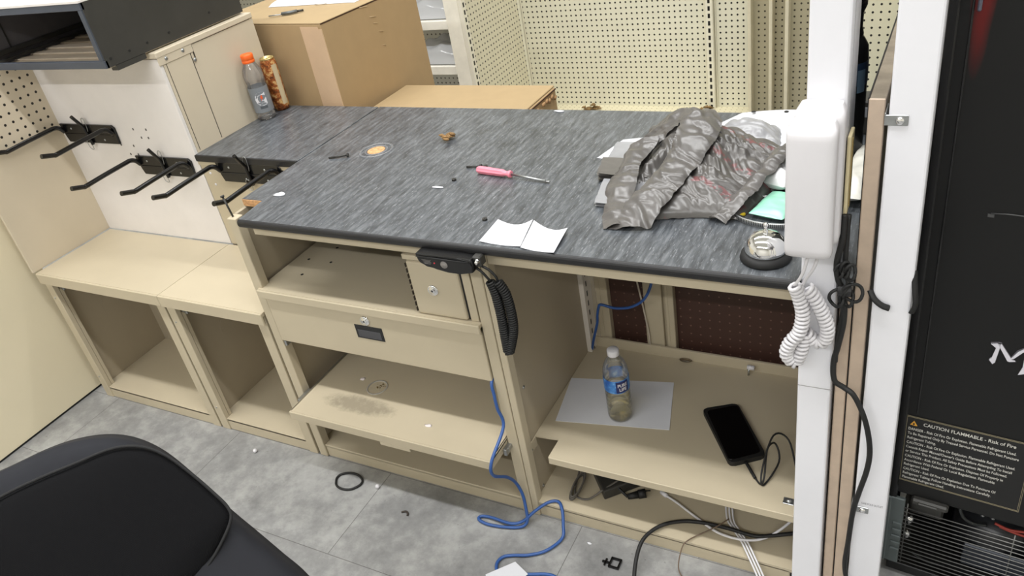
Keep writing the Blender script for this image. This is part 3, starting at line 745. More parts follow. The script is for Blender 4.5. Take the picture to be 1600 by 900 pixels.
# curled receipts
def sheet(corners, nx, ny, hf, z0=Z):
    A, B, C_, D = [Vector(c) for c in corners]
    def fn(u, v):
        p = (A*(1-u)+B*u)*(1-v)+(D*(1-u)+C_*u)*v
        p.z = z0+max(0.0004, hf(u, v)); return p
    return MB().grid(fn, nx, ny)
o = sheet([(.836, -.022, 0), (.942, -.026, 0), (.926, .075, 0), (.842, .062, 0)], 16, 12, lambda u, v: .014*(1-math.sin(PI*u))*(.25+.75*v)).build('receipt', paper_m, None, (.89, .02, Z), .0004); at(o, 'curled white receipt, left one of the pair at the counter front', 'receipt', 'curled receipts')
o = sheet([(.944, -.03, 0), (1.027, -.036, 0), (1.022, .052, 0), (.93, .072, 0)], 16, 12, lambda u, v: .014*(1-math.sin(PI*u))*(.25+.75*v)).build('receipt', paper_m, None, (.98, .02, Z), .0004); at(o, 'curled white receipt, right one of the pair at the counter front', 'receipt', 'curled receipts')
# plastic bags
def bag_mat(name, c, red=False):
    t = NT(name); n = t.noise(7, 4); a = lin(c)
    col = t.ramp(n, [(.3, tuple(x*.8 for x in a[:3])+(1,)), (.7, tuple(min(1, x*1.15) for x in a[:3])+(1,))])
    if red:
        sx = t.n('ShaderNodeSeparateXYZ'); t.l(t.obj(), sx.inputs[0])
        q = t.math('ADD', t.math('MULTIPLY', sx.outputs[0], .35), sx.outputs[1])
        s_ = t.math('LESS_THAN', t.math('FRACT', t.math('ADD', t.math('MULTIPLY', q, 9), 40.1)), .17)
        k = t.math('MULTIPLY', s_, t.math('GREATER_THAN', t.noise(70, 2), .5))
        k = t.math('MULTIPLY', k, t.math('GREATER_THAN', sx.outputs[0], -.01))
        col = t.mix(t.math('MULTIPLY', k, .55), col, lin((132, 62, 66)))
    t.color(col); t.set(Roughness=.32); t.b.inputs['Specular IOR Level'].default_value = .75
    v = t.n('ShaderNodeTexVoronoi', feature='DISTANCE_TO_EDGE'); v.inputs['Scale'].default_value = 11
    ds = t.n('ShaderNodeVectorMath', operation='ADD'); nz = t.n('ShaderNodeTexNoise'); nz.inputs['Scale'].default_value = 6
    t.l(t.obj(), nz.inputs['Vector']); sc_ = t.n('ShaderNodeVectorMath', operation='SCALE'); sc_.inputs['Scale'].default_value = .08
    t.l(nz.outputs['Color'], sc_.inputs[0]); t.l(t.obj(), ds.inputs[0]); t.l(sc_.outputs[0], ds.inputs[1]); t.l(ds.outputs[0], v.inputs['Vector'])
    t.bump(t.math('MINIMUM', v.outputs['Distance'], .25), .16, .012)
    return t.m
bagm = bag_mat('grey_bag_film', (86, 83, 80), True); bagm2 = bag_mat('grey_bag_film_plain', (92, 89, 86)); bagf = bag_mat('folded_bag_film', (150, 151, 154))
def facet(x, y, seed):
    """piecewise flat noise on a triangle lattice: flat facets meeting in sharp creases"""
    sx_ = x+y*.577; sy_ = y*1.155; i, j = math.floor(sx_), math.floor(sy_); fx_, fy_ = sx_-i, sy_-j
    hv = lambda a, b: noise.cell(Vector((a+.5, b+.5, seed+.5)))
    if fx_+fy_ < 1: return hv(i, j)*(1-fx_-fy_)+hv(i+1, j)*fx_+hv(i, j+1)*fy_
    return hv(i+1, j+1)*(fx_+fy_-1)+hv(i+1, j)*(1-fy_)+hv(i, j+1)*(1-fx_)
def crease(p, s_=1.0):
    x, y = p.x+p.z*.5, p.y-p.z*.4
    x += .02*noise.noise(Vector((p.x*13, p.y*13, 1))); y += .02*noise.noise(Vector((p.x*13, p.y*13, 5)))
    h = facet(x*17, y*13, 1)+.6*facet(x*34+y*11, y*40-x*12, 2)+.34*facet(x*70-y*22, y*75+x*25, 3)
    return s_*(.5+.75*h)
bg = thing('plastic_bag', 'crumpled grey plastic carrier bag heaped on the countertop', 'bag', (1.22, .36, Z))
def body(u, v):
    A, B, C_, D = Vector((1.10, .13, 0)), Vector((1.365, .165, 0)), Vector((1.44, .50, 0)), Vector((1.07, .60, 0))
    p = (A*(1-u)+B*u)*(1-v)+(D*(1-u)+C_*u)*v
    wx = noise.noise(p*9)*.02; wy = noise.noise(p*9+Vector((7, 0, 0)))*.02
    e = max(0, math.sin(PI*u))**.45*max(0, math.sin(PI*v))**.45
    h = .062+.05*math.exp(-((u-.32)/.3)**2-((v-.7)/.28)**2)+.022*math.exp(-((u-.95)/.15)**2-((v-.72)/.2)**2)
    h -= .075*math.exp(-(((p.x-1.135-.35*(p.y-.3))/.03)**2+((p.y-.32)/.12)**2))
    z = e*(h+crease(p, .022)); z = max(z, 0.001+.004*(1-e)*abs(noise.noise(p*40)))
    return Vector((p.x+wx, p.y+wy, Z+z))
MB().grid(body, 150, 150).build('body', bagm, bg)
def ribbon(path, width, wdir, amp, seed, mat, nm, par, k=10, nv=16, crown=0):
    P = spline([Vector(p) for p in path], k); n = len(P)
    W = spline([Vector(q).normalized() for q in wdir], k) if len(wdir) == len(path) else [Vector(wdir[0])]*n
    def fn(u, v):
        f = u*(n-1); i = min(int(f), n-2); p = P[i].lerp(P[i+1], f-i); w_ = W[i].lerp(W[i+1], f-i).normalized()
        t = (P[i+1]-P[i]).normalized(); nn = t.cross(w_).normalized()
        if nn.z < 0: nn = -nn
        q = p+w_*width*(v-.5)*(1+.25*noise.noise(Vector((u*4, seed, 0)))+crown*math.exp(-((u-.6)/.2)**2))
        q += nn*(amp*crease(q+Vector((seed, 0, 0)))-.012*(2*v-1)**2)
        q.z = max(q.z, Z+.002); return q
    return MB().grid(fn, n*2, nv).build(nm, mat, par)
ribbon([(1.150, .085, .928), (1.165, .13, .955), (1.19, .20, .985), (1.215, .29, 1.01), (1.225, .38, 1.035), (1.20, .455, 1.042), (1.145, .485, 1.025), (1.09, .46, .99), (1.06, .40, .955), (1.05, .33, .93)], .085, [(.95, .1, .15), (.95, .05, .1), (.95, -.1, .05), (.95, -.2, 0), (.8, .5, -.1), (.35, .9, -.1), (-.15, .95, -.15), (-.6, .75, -.2), (-.9, .3, -.3), (-.95, 0, -.1)], .012, 1.3, bagm2, 'handle', bg, 10, 30, .55)
ribbon([(1.125, .09, .925), (1.10, .16, .935), (1.075, .24, .95), (1.065, .33, .962), (1.075, .42, .985)], .075, [(.9, .3, .1), (.9, .2, .2), (.9, .1, .3), (.9, 0, .3), (.9, 0, .2)], .009, 4.2, bagm2, 'handle', bg)
ribbon([(1.32, .15, .93), (1.355, .21, .955), (1.385, .29, .975), (1.41, .37, .99), (1.425, .45, .985)], .045, [(.8, -.4, .2)]*5, .010, 7.7, bagm2, 'side_fold', bg)
# folded bags at the left of the heap
def slab(corners, h, label, mat, layers=5, loc=None, seed=0):
    A, B, C_, D = [Vector(c+(0,)) for c in corners]; m = MB()
    for k in range(layers):
        z0 = Z+.0008+h*k/layers
        def fn(u, v):
            p = (A*(1-u)+B*u)*(1-v)+(D*(1-u)+C_*u)*v
            j = .004*noise.noise(Vector((k*3.3+seed, u*3, v*3)))
            return Vector((p.x+j, p.y+j*.7, z0+.0012+h/layers*.5*crease(p+Vector((0, 0, k+seed)), .6)*.5+.001))
        m.grid(fn, 30, 24)
    o = m.build('folded_bag', mat, None, (A.x, A.y, Z)); return tag(o, label, 'bag', 'folded bags beside the heap')
slab([(1.035, .178), (1.15, .172), (1.14, .30), (1.01, .30)], .012, 'flat folded pale grey bag at the front left of the crumpled heap', bagf, 4)
slab([(.992, .305), (1.12, .30), (1.11, .40), (.972, .40)], .022, 'stack of folded grey bags left of the crumpled heap', bagm2, 6, None, 5)
slab([(.978, .41), (1.10, .41), (1.09, .52), (.965, .51)], .014, 'folded grey bag behind the stack, on the white paper corner', bagf, 4, None, 9)
o = sheet([(.937, .435, 0), (1.09, .42, 0), (1.10, .60, 0), (.965, .555, 0)], 4, 4, lambda u, v: .0004).build('paper_sheet', paper_m, None, (1.0, .5, Z), .0004); tag(o, 'white paper corner sticking out left under the grey bags', 'paper')
ribbon_m = bag_mat('pale_grey_film', (158, 158, 160))
o = sheet([(1.20, .55, 0), (1.38, .52, 0), (1.36, .64, 0), (1.21, .66, 0)], 40, 30, lambda u, v: .045*math.sin(PI*u)**.6*math.sin(PI*v)**.6+.012*abs(noise.noise(Vector((u*5, v*5, 2))))).build('plastic_bag', ribbon_m, None, (1.29, .6, Z)); tag(o, 'pale grey bag lying behind the crumpled carrier bag', 'bag')
# hole-punched pages
pg = thing('hole_punched_pages', 'white hole punched pages lying at the back of the counter', 'paper', (1.30, .66, Z))
sheet([(1.13, .56, 0), (1.42, .50, 0), (1.47, .745, 0), (1.235, .75, 0)], 20, 20, lambda u, v: .002+.012*math.sin(PI*u*.8)*v).build('sheet', paper_m, pg, None, .0015)
m = MB()
for (xx, yy, zq) in ((1.268, .733, .9325), (1.352, .733, .9345)): m.cyl((xx, yy, zq), (xx, yy, zq+.0008), .006, 14)
m.build('punch_hole', black_rub, pg)
# mint packet, tissue, card, clamp, yellow band
def pillow(c, sx, sy, h, rz, mat, nm, label, cat, amp=.004):
    c = Vector(c); R = Matrix.Rotation(rz, 3, 'Z')
    def fn(u, v, s_=1):
        e = (max(0, math.sin(PI*u))*max(0, math.sin(PI*v)))**.4
        p = R @ Vector(((u-.5)*sx, (v-.5)*sy, 0)); q = c+p
        q.z += h*.5+s_*e*h*.5+amp*e*(crease(q)-.6)*(s_ > 0); q.z = max(q.z, Z+.0003); return q
    m = MB().grid(lambda u, v: fn(u, v, 1), 28, 28).grid(lambda u, v: fn(u, v, -1), 28, 28)
    return tag(m.build(nm, mat, None, tuple(c)), label, cat)
pillow((1.432, .225, Z), .075, .11, .024, -.25, bag_mat('mint_film', (158, 226, 196)), 'packet', 'mint green packet partly behind the telephone handset', 'packet')
pillow((1.425, .345, Z), .075, .12, .055, -.4, bag_mat('white_film', (236, 236, 236)), 'tissue', 'crumpled white wrapper behind the mint green packet', 'wrapper', .02)
o = MB().prism([(1.33, .25), (1.40, .29), (1.42, .36), (1.36, .37)], 'z', Z, Z+.008, .001).build('card', plain('grey_card', (200, 202, 200), .5), None, (1.37, .31, Z)); tag(o, 'pale grey card poking out under the bag near the mint packet', 'card')
hc = thing('hose_clamp', 'thin steel hose clamp ring lying in front of the mint packet', 'hose clamp', (1.43, .19, Z))
def clamp(u, v):
    an = 2*PI*u; return Vector((1.435+.092*math.cos(an), .205+.062*math.sin(an), Z+.0004+.013*v))
hm = NT('slotted_band'); hx = hm.n('ShaderNodeTexCoord').outputs['Object']; sxx = hm.n('ShaderNodeSeparateXYZ'); hm.l(hx, sxx.inputs[0])
fr = hm.math('LESS_THAN', hm.math('FRACT', hm.math('ADD', hm.math('MULTIPLY', sxx.outputs[0], 260), 50)), .4)
md = hm.math('MULTIPLY', fr, hm.math('LESS_THAN', hm.math('ABSOLUTE', hm.math('SUBTRACT', sxx.outputs[2], .007)), .0042))
hm.color(hm.mix(md, lin((176, 178, 178)), lin((40, 40, 40)))); hm.set(Roughness=.3, Metallic=.8)
MB().grid(clamp, 96, 2, True, True).build('band', hm.m, hc, None, .0007)
MB().box(1.50, 1.525, .235, .25, Z, Z+.014, .002).build('worm_screw', zinc, hc)
o = MB().tube([(1.345, .176, Z+.004), (1.36, .180, Z+.005), (1.372, .19, Z+.004)], .0042, 8, 4).build('yellow_band', plain('yellow_plastic', (224, 196, 48), .4), None, (1.36, .18, Z)); tag(o, 'small yellow plastic piece peeking out under the crumpled bag', 'band')
# drinks
bt = thing('drink_bottle', 'clear sports drink bottle with bright orange cap on the short worktop', 'bottle', (-.405, .655, Z))
bx = (-.402, .640, Z); ZS = 1.0
prof = [(0, .001), (.028, 0), (.032, .004), (.0325, .018), (.031, .022), (.0325, .026), (.0325, .118), (.0305, .124), (.0335, .135), (.0345, .155), (.031, .175), (.022, .192), (.0195, .20), (.0195, .205)]
MB().lathe(prof, bx, 40).build('body', clear('clear_bottle', (248, 248, 248), .06, 1.3, .07), bt)
MB().lathe([(.0334, .028), (.0336, .03), (.0336, .112), (.0334, .116)], bx, 40).build('wrap_label', plain('grey_wrap_label', (128, 132, 136), .4), bt)
def wrap(r, ang0, z0):
    return lambda a, b: Vector((bx[0]+r*math.cos(ang0+a/r), bx[1]+r*math.sin(ang0+a/r), bx[2]+z0+b))
dirn = math.atan2(CP.y-bx[1], CP.x-bx[0])
m = MB(); add_text(m, 'G', .062, wrap(.0341, dirn-.66, .056), .040, .0022); m.build('letter', white_pl, bt)
m = MB()
bb = [(.001, .025), (.007, .027), (.005, .019), (.009, .019), (-.001, .006), (.002, .015), (-.002, .015)]
vv = [m.bm.verts.new(wrap(.0344, dirn-.02, .063)(a_, b_)) for a_, b_ in bb]; m.bm.faces.new(vv); m.build('bolt_mark', plain('orange_print', (236, 92, 40), .5), bt)
m = MB(); m.grid(lambda u, v: wrap(.0340, dirn-.35, .042)(u*.026, v*.009), 6, 1); m.build('label_panel', plain('dark_label_print', (84, 88, 92), .5), bt)
MB().lathe([(.0205, .198), (.0215, .2), (.0215, .207), (.0205, .208), (.0215, .209), (.0215, .224), (.0195, .227), (0, .2275)], bx, 32).build('cap', plain('orange_cap', (244, 106, 34), .4), bt)
cn = thing('drink_can', 'tall gold and brown drink can beside the orange capped bottle', 'can', (-.40, .725, Z))
cx_ = (-.402, .724, Z)
cm = NT('can_print'); n_ = cm.noise(46, 3, .7); cm.color(cm.ramp(n_, [(.40, (214, 176, 116)), (.5, (168, 92, 40)), (.62, (96, 52, 24))])); cm.set(Roughness=.35, Metallic=.3)
MB().lathe([(0, .003), (.022, 0), (.028, .01), (.0285, .02), (.0285, .165), (.026, .175), (.0245, .182)], cx_, 36).build('body', cm.m, cn)
MB().lathe([(.0245, .182), (.0262, .185), (.0245, .187), (.022, .181), (0, .181)], cx_, 36).build('rim', plain('gold_rim', (206, 184, 124), .25, .7), cn)
MB().lathe([(0, .0002), (.007, .0002), (.007, 0)], (cx_[0]+.007, cx_[1]-.005, Z+.1815), 16).build('drink_hole', black_rub, cn)
m = MB(); dn = math.atan2(CP.y-cx_[1], CP.x-cx_[0])
m.grid(lambda u, v: Vector((cx_[0]+.0288*math.cos(dn+.25+u*.75), cx_[1]+.0288*math.sin(dn+.25+u*.75), Z+.022+v*.142)), 10, 2); m.build('side_panel', plain('can_pale_panel', (196, 180, 146), .4), cn)
# black flask, device and white bag beyond the pole
fk = thing('black_flask', 'tall black bottle with dark blue band standing behind the telephone pole', 'bottle', (1.522, .5, Z))
fx = (1.523, .50, Z)
MB().lathe([(0, 0), (.036, 0), (.040, .006), (.040, .05), (.038, .07), (.040, .09), (.040, .235), (.038, .26), (.030, .275), (.026, .28)], fx, 32).build('body', black_gl, fk)
MB().lathe([(.0404, .18), (.0406, .182), (.0406, .225), (.0404, .23)], fx, 32).build('blue_band', plain('navy_print', (24, 40, 62), .4), fk)
m = MB(); m.grid(lambda u, v: Vector((fx[0]+.0409*math.cos(-.45-u*.5), fx[1]+.0409*math.sin(-.45-u*.5), fx[2]+.165+v*.05)), 6, 1); m.build('small_label', plain('blue_grey_label', (74, 94, 112), .5), fk)
MB().lathe([(.026, .28), (.027, .285), (.024, .30), (.025, .33), (.031, .345), (.031, .36), (.024, .375), (0, .378)], fx, 32).build('cap', black_gl, fk)
dvx = thing('black_device', 'small black device with a white label behind the black bottle', 'device', (1.565, .66, Z))
MB().box(1.53, 1.60, .63, .70, Z, Z+.085, .004).build('body', black_m, dvx)
MB().box(1.54, 1.59, .628, .6305, Z+.045, Z+.07, .001).build('label', plain('grey_label', (150, 152, 158), .5), dvx)
pillow((1.575, .38, Z), .06, .26, .05, -.1, bag_mat('white_bag_film', (226, 224, 214)), 'white_bag', 'white plastic bag squeezed between the pole and the tan divider', 'bag', .012)

# ------------------------------------------------------------------ handheld microphone under the counter edge
mc = thing('handheld_microphone', 'black handheld microphone with coiled cord hung under the counter edge', 'microphone', (.78, -.05, .885))
mp = [(.686, .904), (.80, .904), (.835, .902), (.84, .885), (.836, .868), (.80, .862), (.77, .860), (.735, .866), (.715, .876), (.70, .876), (.692, .882)]
MB().prism(mp, 'y', -.072, -.036, .004, 2).build('body', black_gl, mc)
MB().lathe([(.0095, .0), (.009, .001), (0, .001)], (.762, -.072, .882), 20, (0, -1, 0)).build('speaker_button', plain('grey_button', (128, 124, 120), .5), mc)
MB().ico((.737, -.0725, .884), .0022, 1).build('red_light', plain('red_led', (220, 60, 70), .3), mc)
m = MB()
for k in range(4): m.box(.703+.002*k, .728-.002*(k % 2), -.0726, -.0719, .8895-k*.0032, .8905-k*.0032, 0)
m.build('fine_print', plain('grey_fine_print', (120, 116, 112), .6), mc)
MB().tube([(.69, -.073, .898), (.75, -.074, .898), (.83, -.073, .896)], .0015, 6).build('body_ridge', black_rub, mc)
MB().box(.832, .853, -.06, -.034, .878, .905, .003).build('hanger', black_m, mc)
MB().lathe([(.006, 0), (.006, .003), (.004, .006), (.004, .009), (0, .0095)], (.846, -.06, .894), 12, (0, -1, 0)).build('hanger_bolt', chrome, mc)
c1 = [(.862, -.05, .838), (.867, -.046, .80), (.868, -.044, .74), (.867, -.044, .69), (.866, -.044, .632)]
c2 = [(.878, -.045, .836), (.890, -.040, .80), (.893, -.038, .74), (.888, -.039, .69), (.870, -.044, .632)]
MB().tube(coil_pts(c1, .0095, .0062, 10), .0029, 6).tube(coil_pts(c2, .0095, .0062, 10), .0029, 6).build('coiled_cord', black_rub, mc)
MB().tube([(.832, -.055, .876), (.85, -.055, .862), (.862, -.05, .838)], .003, 8, 5).tube([(.838, -.05, .88), (.862, -.048, .868), (.876, -.046, .85), (.878, -.045, .836)], .003, 8, 5).build('cord_lead', black_rub, mc)

# ------------------------------------------------------------------ inside the open bay
SZ = .2500
o = MB().prism([(.814+.008, .322), (1.119, .382), (1.166, .191), (.853, .136)], 'z', SZ, SZ+.0012).build('paper_sheet', paper_m, None, (1.0, .25, SZ)); tag(o, 'white paper sheet lying under the small water bottle', 'paper')
wb = thing('water_bottle', 'small clear water bottle with blue label standing on white paper', 'bottle', (1.022, .208, SZ+.0015))
wx = (1.022, .206, SZ+.0015)
wp = [(0, .004), (.02, .0), (.031, .004), (.034, .014)]
for k in range(6): wp += [(.0335, .02+k*.016), (.0345, .026+k*.016), (.032, .032+k*.016)]
wp += [(.0335, .118), (.0335, .155), (.0345, .16), (.033, .175), (.026, .195), (.017, .208), (.0135, .213), (.0135, .222)]
MB().lathe(wp, wx, 40).build('body', clear('clear_water_bottle', (251, 252, 252), .05, 1.3, .05), wb)
MB().lathe([(0, .005), (.029, .006), (.0325, .014)]+[(.032, .02+k*.01) for k in range(7)]+[(0, .082)], wx, 36).build('liquid', clear('yellowish_liquid', (247, 241, 216), .02, 1.1, .06), wb)
wl = NT('blue_bottle_label'); nn = wl.noise(34, 3); wl.color(wl.ramp(nn, [(.4, (34, 88, 168)), (.55, (70, 136, 206)), (.68, (176, 210, 236))])); wl.set(Roughness=.4)
MB().lathe([(.0346, .108), (.0349, .110), (.0349, .148), (.0346, .150)], wx, 40).build('wrap_label', wl.m, wb)
dw = math.atan2(CP.y-wx[1], CP.x-wx[0])
def wr(r, a0, z0): return lambda a, b: Vector((wx[0]+r*math.cos(a0+a/r), wx[1]+r*math.sin(a0+a/r), wx[2]+z0+b))
m = MB(); m.grid(lambda u, v: wr(.0351, dw-.1, .1105)(u*.036, (v*.037)), 10, 2); m.build('navy_patch', plain('navy_label', (22, 34, 96), .4), wb)
m = MB(); add_text(m, 'PURE', .014, wr(.0354, dw+.02, .130), .028, .0005); add_text(m, 'LIFE', .014, wr(.0354, dw+.12, .116), .022, .0005); m.build('lettering', white_pl, wb)
MB().lathe([(.0155, .216), (.016, .218), (.016, .232), (.0145, .234), (0, .234)], wx, 28).build('cap', white_pl, wb)
# smartphone
sp = thing('smartphone', 'black smartphone in a thick case lying on the bay shelf', 'phone', (1.33, .22, SZ))
q = [(1.229, .283), (1.312, .331), (1.425, .162), (1.348, .106)]
def rounded(q, r, n=5):
    out = []; m = len(q)
    for i in range(m):
        p0, p1_, p2_ = Vector(q[i-1]), Vector(q[i]), Vector(q[(i+1) % m]); a = (p0-p1_).normalized(); b = (p2_-p1_).normalized()
        for k in range(n+1):
            t = k/n; A = p1_+a*r; B = p1_+b*r
            out.append(tuple(A*(1-t)**2+p1_*2*t*(1-t)+B*t*t))
    return out
def inset(q, k):
    cx = sum(a for a, _ in q)/4; cy = sum(b for _, b in q)/4; return [(cx+(a-cx)*(1-k), cy+(b-cy)*(1-k*.6)) for a, b in q]
MB().prism(rounded(q, .014), 'z', SZ, SZ+.014, .0025, 2).build('case', black_rub, sp)
MB().prism(rounded(inset(q, .14), .009), 'z', SZ+.012, SZ+.0146, .001, 1).build('screen', plain('black_glass', (6, 6, 7), .08), sp)
MB().tube([(1.383, .128, SZ+.007), (1.40, .105, SZ+.006), (1.415, .085, SZ+.005)], .0042, 8, 4).tube([(1.415, .085, SZ+.005), (1.432, .07, SZ+.004), (1.437, .085, SZ+.02), (1.432, .14, SZ+.055), (1.445, .17, SZ+.05), (1.46, .14, SZ+.02), (1.438, .07, SZ+.003), (1.43, .09, SZ+.03), (1.44, .17, SZ+.075), (1.475, .18, SZ+.06), (1.51, .12, SZ+.01), (1.53, .13, SZ+.03)], .0024, 8, 6).build('charging_cable', black_rub, sp)
# little things on the shelf
o = MB().ico((1.122, .485, SZ+.005), .012, 2, (1.6, .7, .4), .2).build('clear_tab', clear('clear_tab', (220, 214, 206), .3, 1.3), None, (1.122, .485, SZ)); tag(o, 'small clear plastic tab at the back of the bay shelf', 'tab')
pk = thing('push_peg', 'small white plastic peg on the bay shelf near the back lip', 'peg', (1.31, .47, SZ))
MB().cyl((1.31, .47, SZ), (1.31, .475, SZ+.022), .003, 10).build('stem', zinc, pk); MB().cyl((1.305, .478, SZ+.022), (1.325, .478, SZ+.022), .007, 14).build('head', white_pl, pk)
# cables
blue = plain('blue_cable', (50, 88, 152), .4)
o = MB().tube([(1.05, .46, .56), (1.044, .455, .523), (1.02, .455, .475), (.98, .45, .447), (.93, .45, .436), (.889, .45, .442), (.879, .45, .43), (.872, .45, .40), (.868, .45, .371), (.85, .45, .31), (.835, .46, .262), (.83, .47, .252)], .0042, 8, 6).build('network_cable', blue, None, (.95, .45, .25)); tag(o, 'blue network cable draped across the brown back of the open bay', 'cable')
o = MB().tube([(.767, .06, .505), (.768, .0, .487), (.775, -.014, .45), (.777, -.016, .407), (.786, -.02, .35), (.7835, -.102, .30), (.7795, -.104, .25), (.781, -.05, .19), (.784, -.02, .14), (.794, -.014, .089), (.806, -.03, .045), (.812, -.045, .02), (.798, -.06, .007), (.753, -.075, .006), (.70, -.082, .006), (.667, -.075, .006), (.668, -.062, .006), (.70, -.058, .008), (.766, -.064, .014), (.80, -.05, .02), (.828, -.02, .04), (.858, .01, .054), (.885, .02, .056), (.905, .0, .05), (.918, -.03, .025), (.925, -.06, .008), (.90, -.11, .006), (.86, -.14, .006), (.82, -.155, .006), (.795, -.17, .006), (.79, -.196, .006), (.81, -.222, .006), (.85, -.215, .006), (.891, -.195, .006), (.96, -.18, .006), (1.03, -.24, .006)], .0046, 8, 7).build('network_cable', blue, None, (.8, -.05, 0)); tag(o, 'blue network cable looping from the drawer cabinet down onto the floor', 'cable')
BZ = .0505
ad = thing('power_adapter', 'black power adapter lying on the bay bottom under the shelf', 'adapter', (.99, .12, BZ))
MB().prism([(.895, .20), (.978, .255), (1.085, .15), (1.005, .07)], 'z', BZ, BZ+.035, .004, 2).build('case', black_m, ad)
MB().tube([(1.02, .11, BZ+.03), (1.045, .10, BZ+.02), (1.065, .095, BZ+.008)], .004, 8, 4).cyl((1.065, .095, BZ+.009), (1.09, .112, BZ+.009), .008, 12, .011).cyl((1.09, .112, BZ+.009), (1.108, .122, BZ+.010), .013, 12).tube([(1.105, .127, BZ+.012), (1.118, .133, BZ+.012)], .002, 6).build('plug', black_rub, ad)
cc = MB()
for k in range(3): cc.tube([(.915+.012*math.cos(a)+k*.003, .085+.045*math.sin(a), BZ+.006+.008*k+.004*math.sin(a)) for a in [2*PI*j/9 for j in range(9)]], .0028, 6, 4, True)
cc.tube([(.90, .16, BZ+.03), (.905, .12, BZ+.015), (.92, .06, BZ+.006), (.96, .055, BZ+.004), (1.0, .08, BZ+.03), (1.03, .12, BZ+.037)], .0028, 7, 6)
cc.build('grey_cord', plain('grey_cord', (96, 92, 86), .5), ad)
wc = MB()
for k in range(3):
    e = k*.0085
    wc.tube([(1.31+e, .20, BZ+.03), (1.335+e, .11, BZ+.012), (1.36+e, .075, BZ+.012), (1.39+e, .04, BZ+.014), (1.42+e, 0, BZ+.006), (1.445+e, -.026, .03), (1.47+e, -.06, .006), (1.5+e, -.12, .006)], .0024, 8, 6)
wc.tube([(1.16, .135, BZ+.006), (1.20, .115, BZ+.01), (1.26, .085, BZ+.008), (1.33, .05, BZ+.012), (1.40, .045, BZ+.018), (1.45, .07, BZ+.022), (1.50, .12, BZ+.05), (1.53, .2, BZ+.07)], .0034, 8, 6)
wc.cyl((1.145, .143, BZ+.006), (1.165, .133, BZ+.006), .006, 10)
o = wc.build('white_cables', white_pl, None, (1.35, .08, BZ)); tag(o, 'tangle of thin white cables spilling from the bay bottom', 'cable')
o = MB().tube([(1.20, -.25, .006), (1.168, -.16, .006), (1.150, -.09, .03), (1.150, -.04, .055), (1.165, .0, .062), (1.193, .034, .063), (1.23, .058, .061), (1.269, .068, .062), (1.31, .07, .064), (1.353, .066, .07), (1.418, .06, .074), (1.46, .075, .075), (1.52, .10, .08)], .0052, 10, 7).build('black_cable', black_rub, None, (1.2, 0, 0)); tag(o, 'thick black cable arching from the floor into the bay bottom', 'cable')
o = MB().tube([(1.345, .095, BZ+.022), (1.32, .06, BZ+.02), (1.28, .03, BZ+.006), (1.262, .005, BZ+.008), (1.252, -.012, .05), (1.25, -.045, .02), (1.262, -.065, .006), (1.30, -.09, .004), (1.36, -.14, .004)], .0018, 6, 6).build('thin_wire', plain('brown_wire', (104, 86, 70), .5), None, (1.27, 0, .05)); tag(o, 'thin brown wire hanging over the bay plinth', 'wire')
o = MB().tube([(.98, .500, .56), (.99, .498, .49), (1.0, .497, .42), (1.01, .497, .33), (1.012, .497, .27)], .0026, 6, 5).build('hanging_cable', plain('pale_cord', (196, 186, 170), .5), None, (1.0, .497, .27)); tag(o, 'thin pale cord hanging down the post in the bay back', 'cord')

# ------------------------------------------------------------------ floor bits
o = MB().tube([(.185+.047*math.cos(a)*(1+.06*math.sin(3*a)), -.073+.034*math.sin(a), .004) for a in [2*PI*k/14 for k in range(14)]], .0038, 8, 3, True).build('hair_tie', black_rub, None, (.185, -.073, 0)); tag(o, 'black elastic hair tie ring lying on the floor', 'hair tie')
for (xx, yy, lb_) in ((-.228, -.063, 'tiny pale ball on the floor before the narrower open cabinet'), (.294, -.064, 'tiny white ball on the floor just right of the hair tie')):
    o = MB().ico((xx, yy, .0075), .0075, 2).build('white_ball', white_pl, None, (xx, yy, 0)); tag(o, lb_, 'ball', 'tiny balls on the floor')
ck2 = thing('cable_clip', 'small black square cable clip lying on the floor', 'clip', (1.08, -.09, 0))
m = MB()
for (a_, b_, c_, e_) in ((1.075, 1.105, -.075, -.070), (1.075, 1.105, -.102, -.097), (1.075, 1.080, -.1, -.072), (1.100, 1.105, -.1, -.072)): m.box(a_, b_, c_, e_, 0, .008, .001)
m.build('frame', black_gl, ck2); MB().box(1.055, 1.075, -.092, -.086, 0, .006, .001).box(1.062, 1.067, -.10, -.078, 0, .006, .001).build('barb', black_gl, ck2)
o = MB().tube([(.425, -.125, .003), (.435, -.118, .004), (.446, -.122, .003), (.45, -.13, .003)], .0032, 6, 4, flat=.5).build('debris_bit', plain('dark_debris', (60, 52, 46), .8), None, (.437, -.122, 0)); tag(o, 'small dark curled bit of debris on the floor between hair tie and cable', 'debris')
o = MB().prism([(.838, -.176), (.888, -.20), (.84, -.32), (.78, -.24)], 'z', .011, .0125).build('paper_card', paper_m, None, (.83, -.23, .011)); tag(o, 'white paper corner on top of the blue cable on the floor', 'paper')
o = flake(1.0, -.045, .005, 'tiny white scrap on the floor at the bay plinth', (1.3, .7, .3), 0, 0.0)

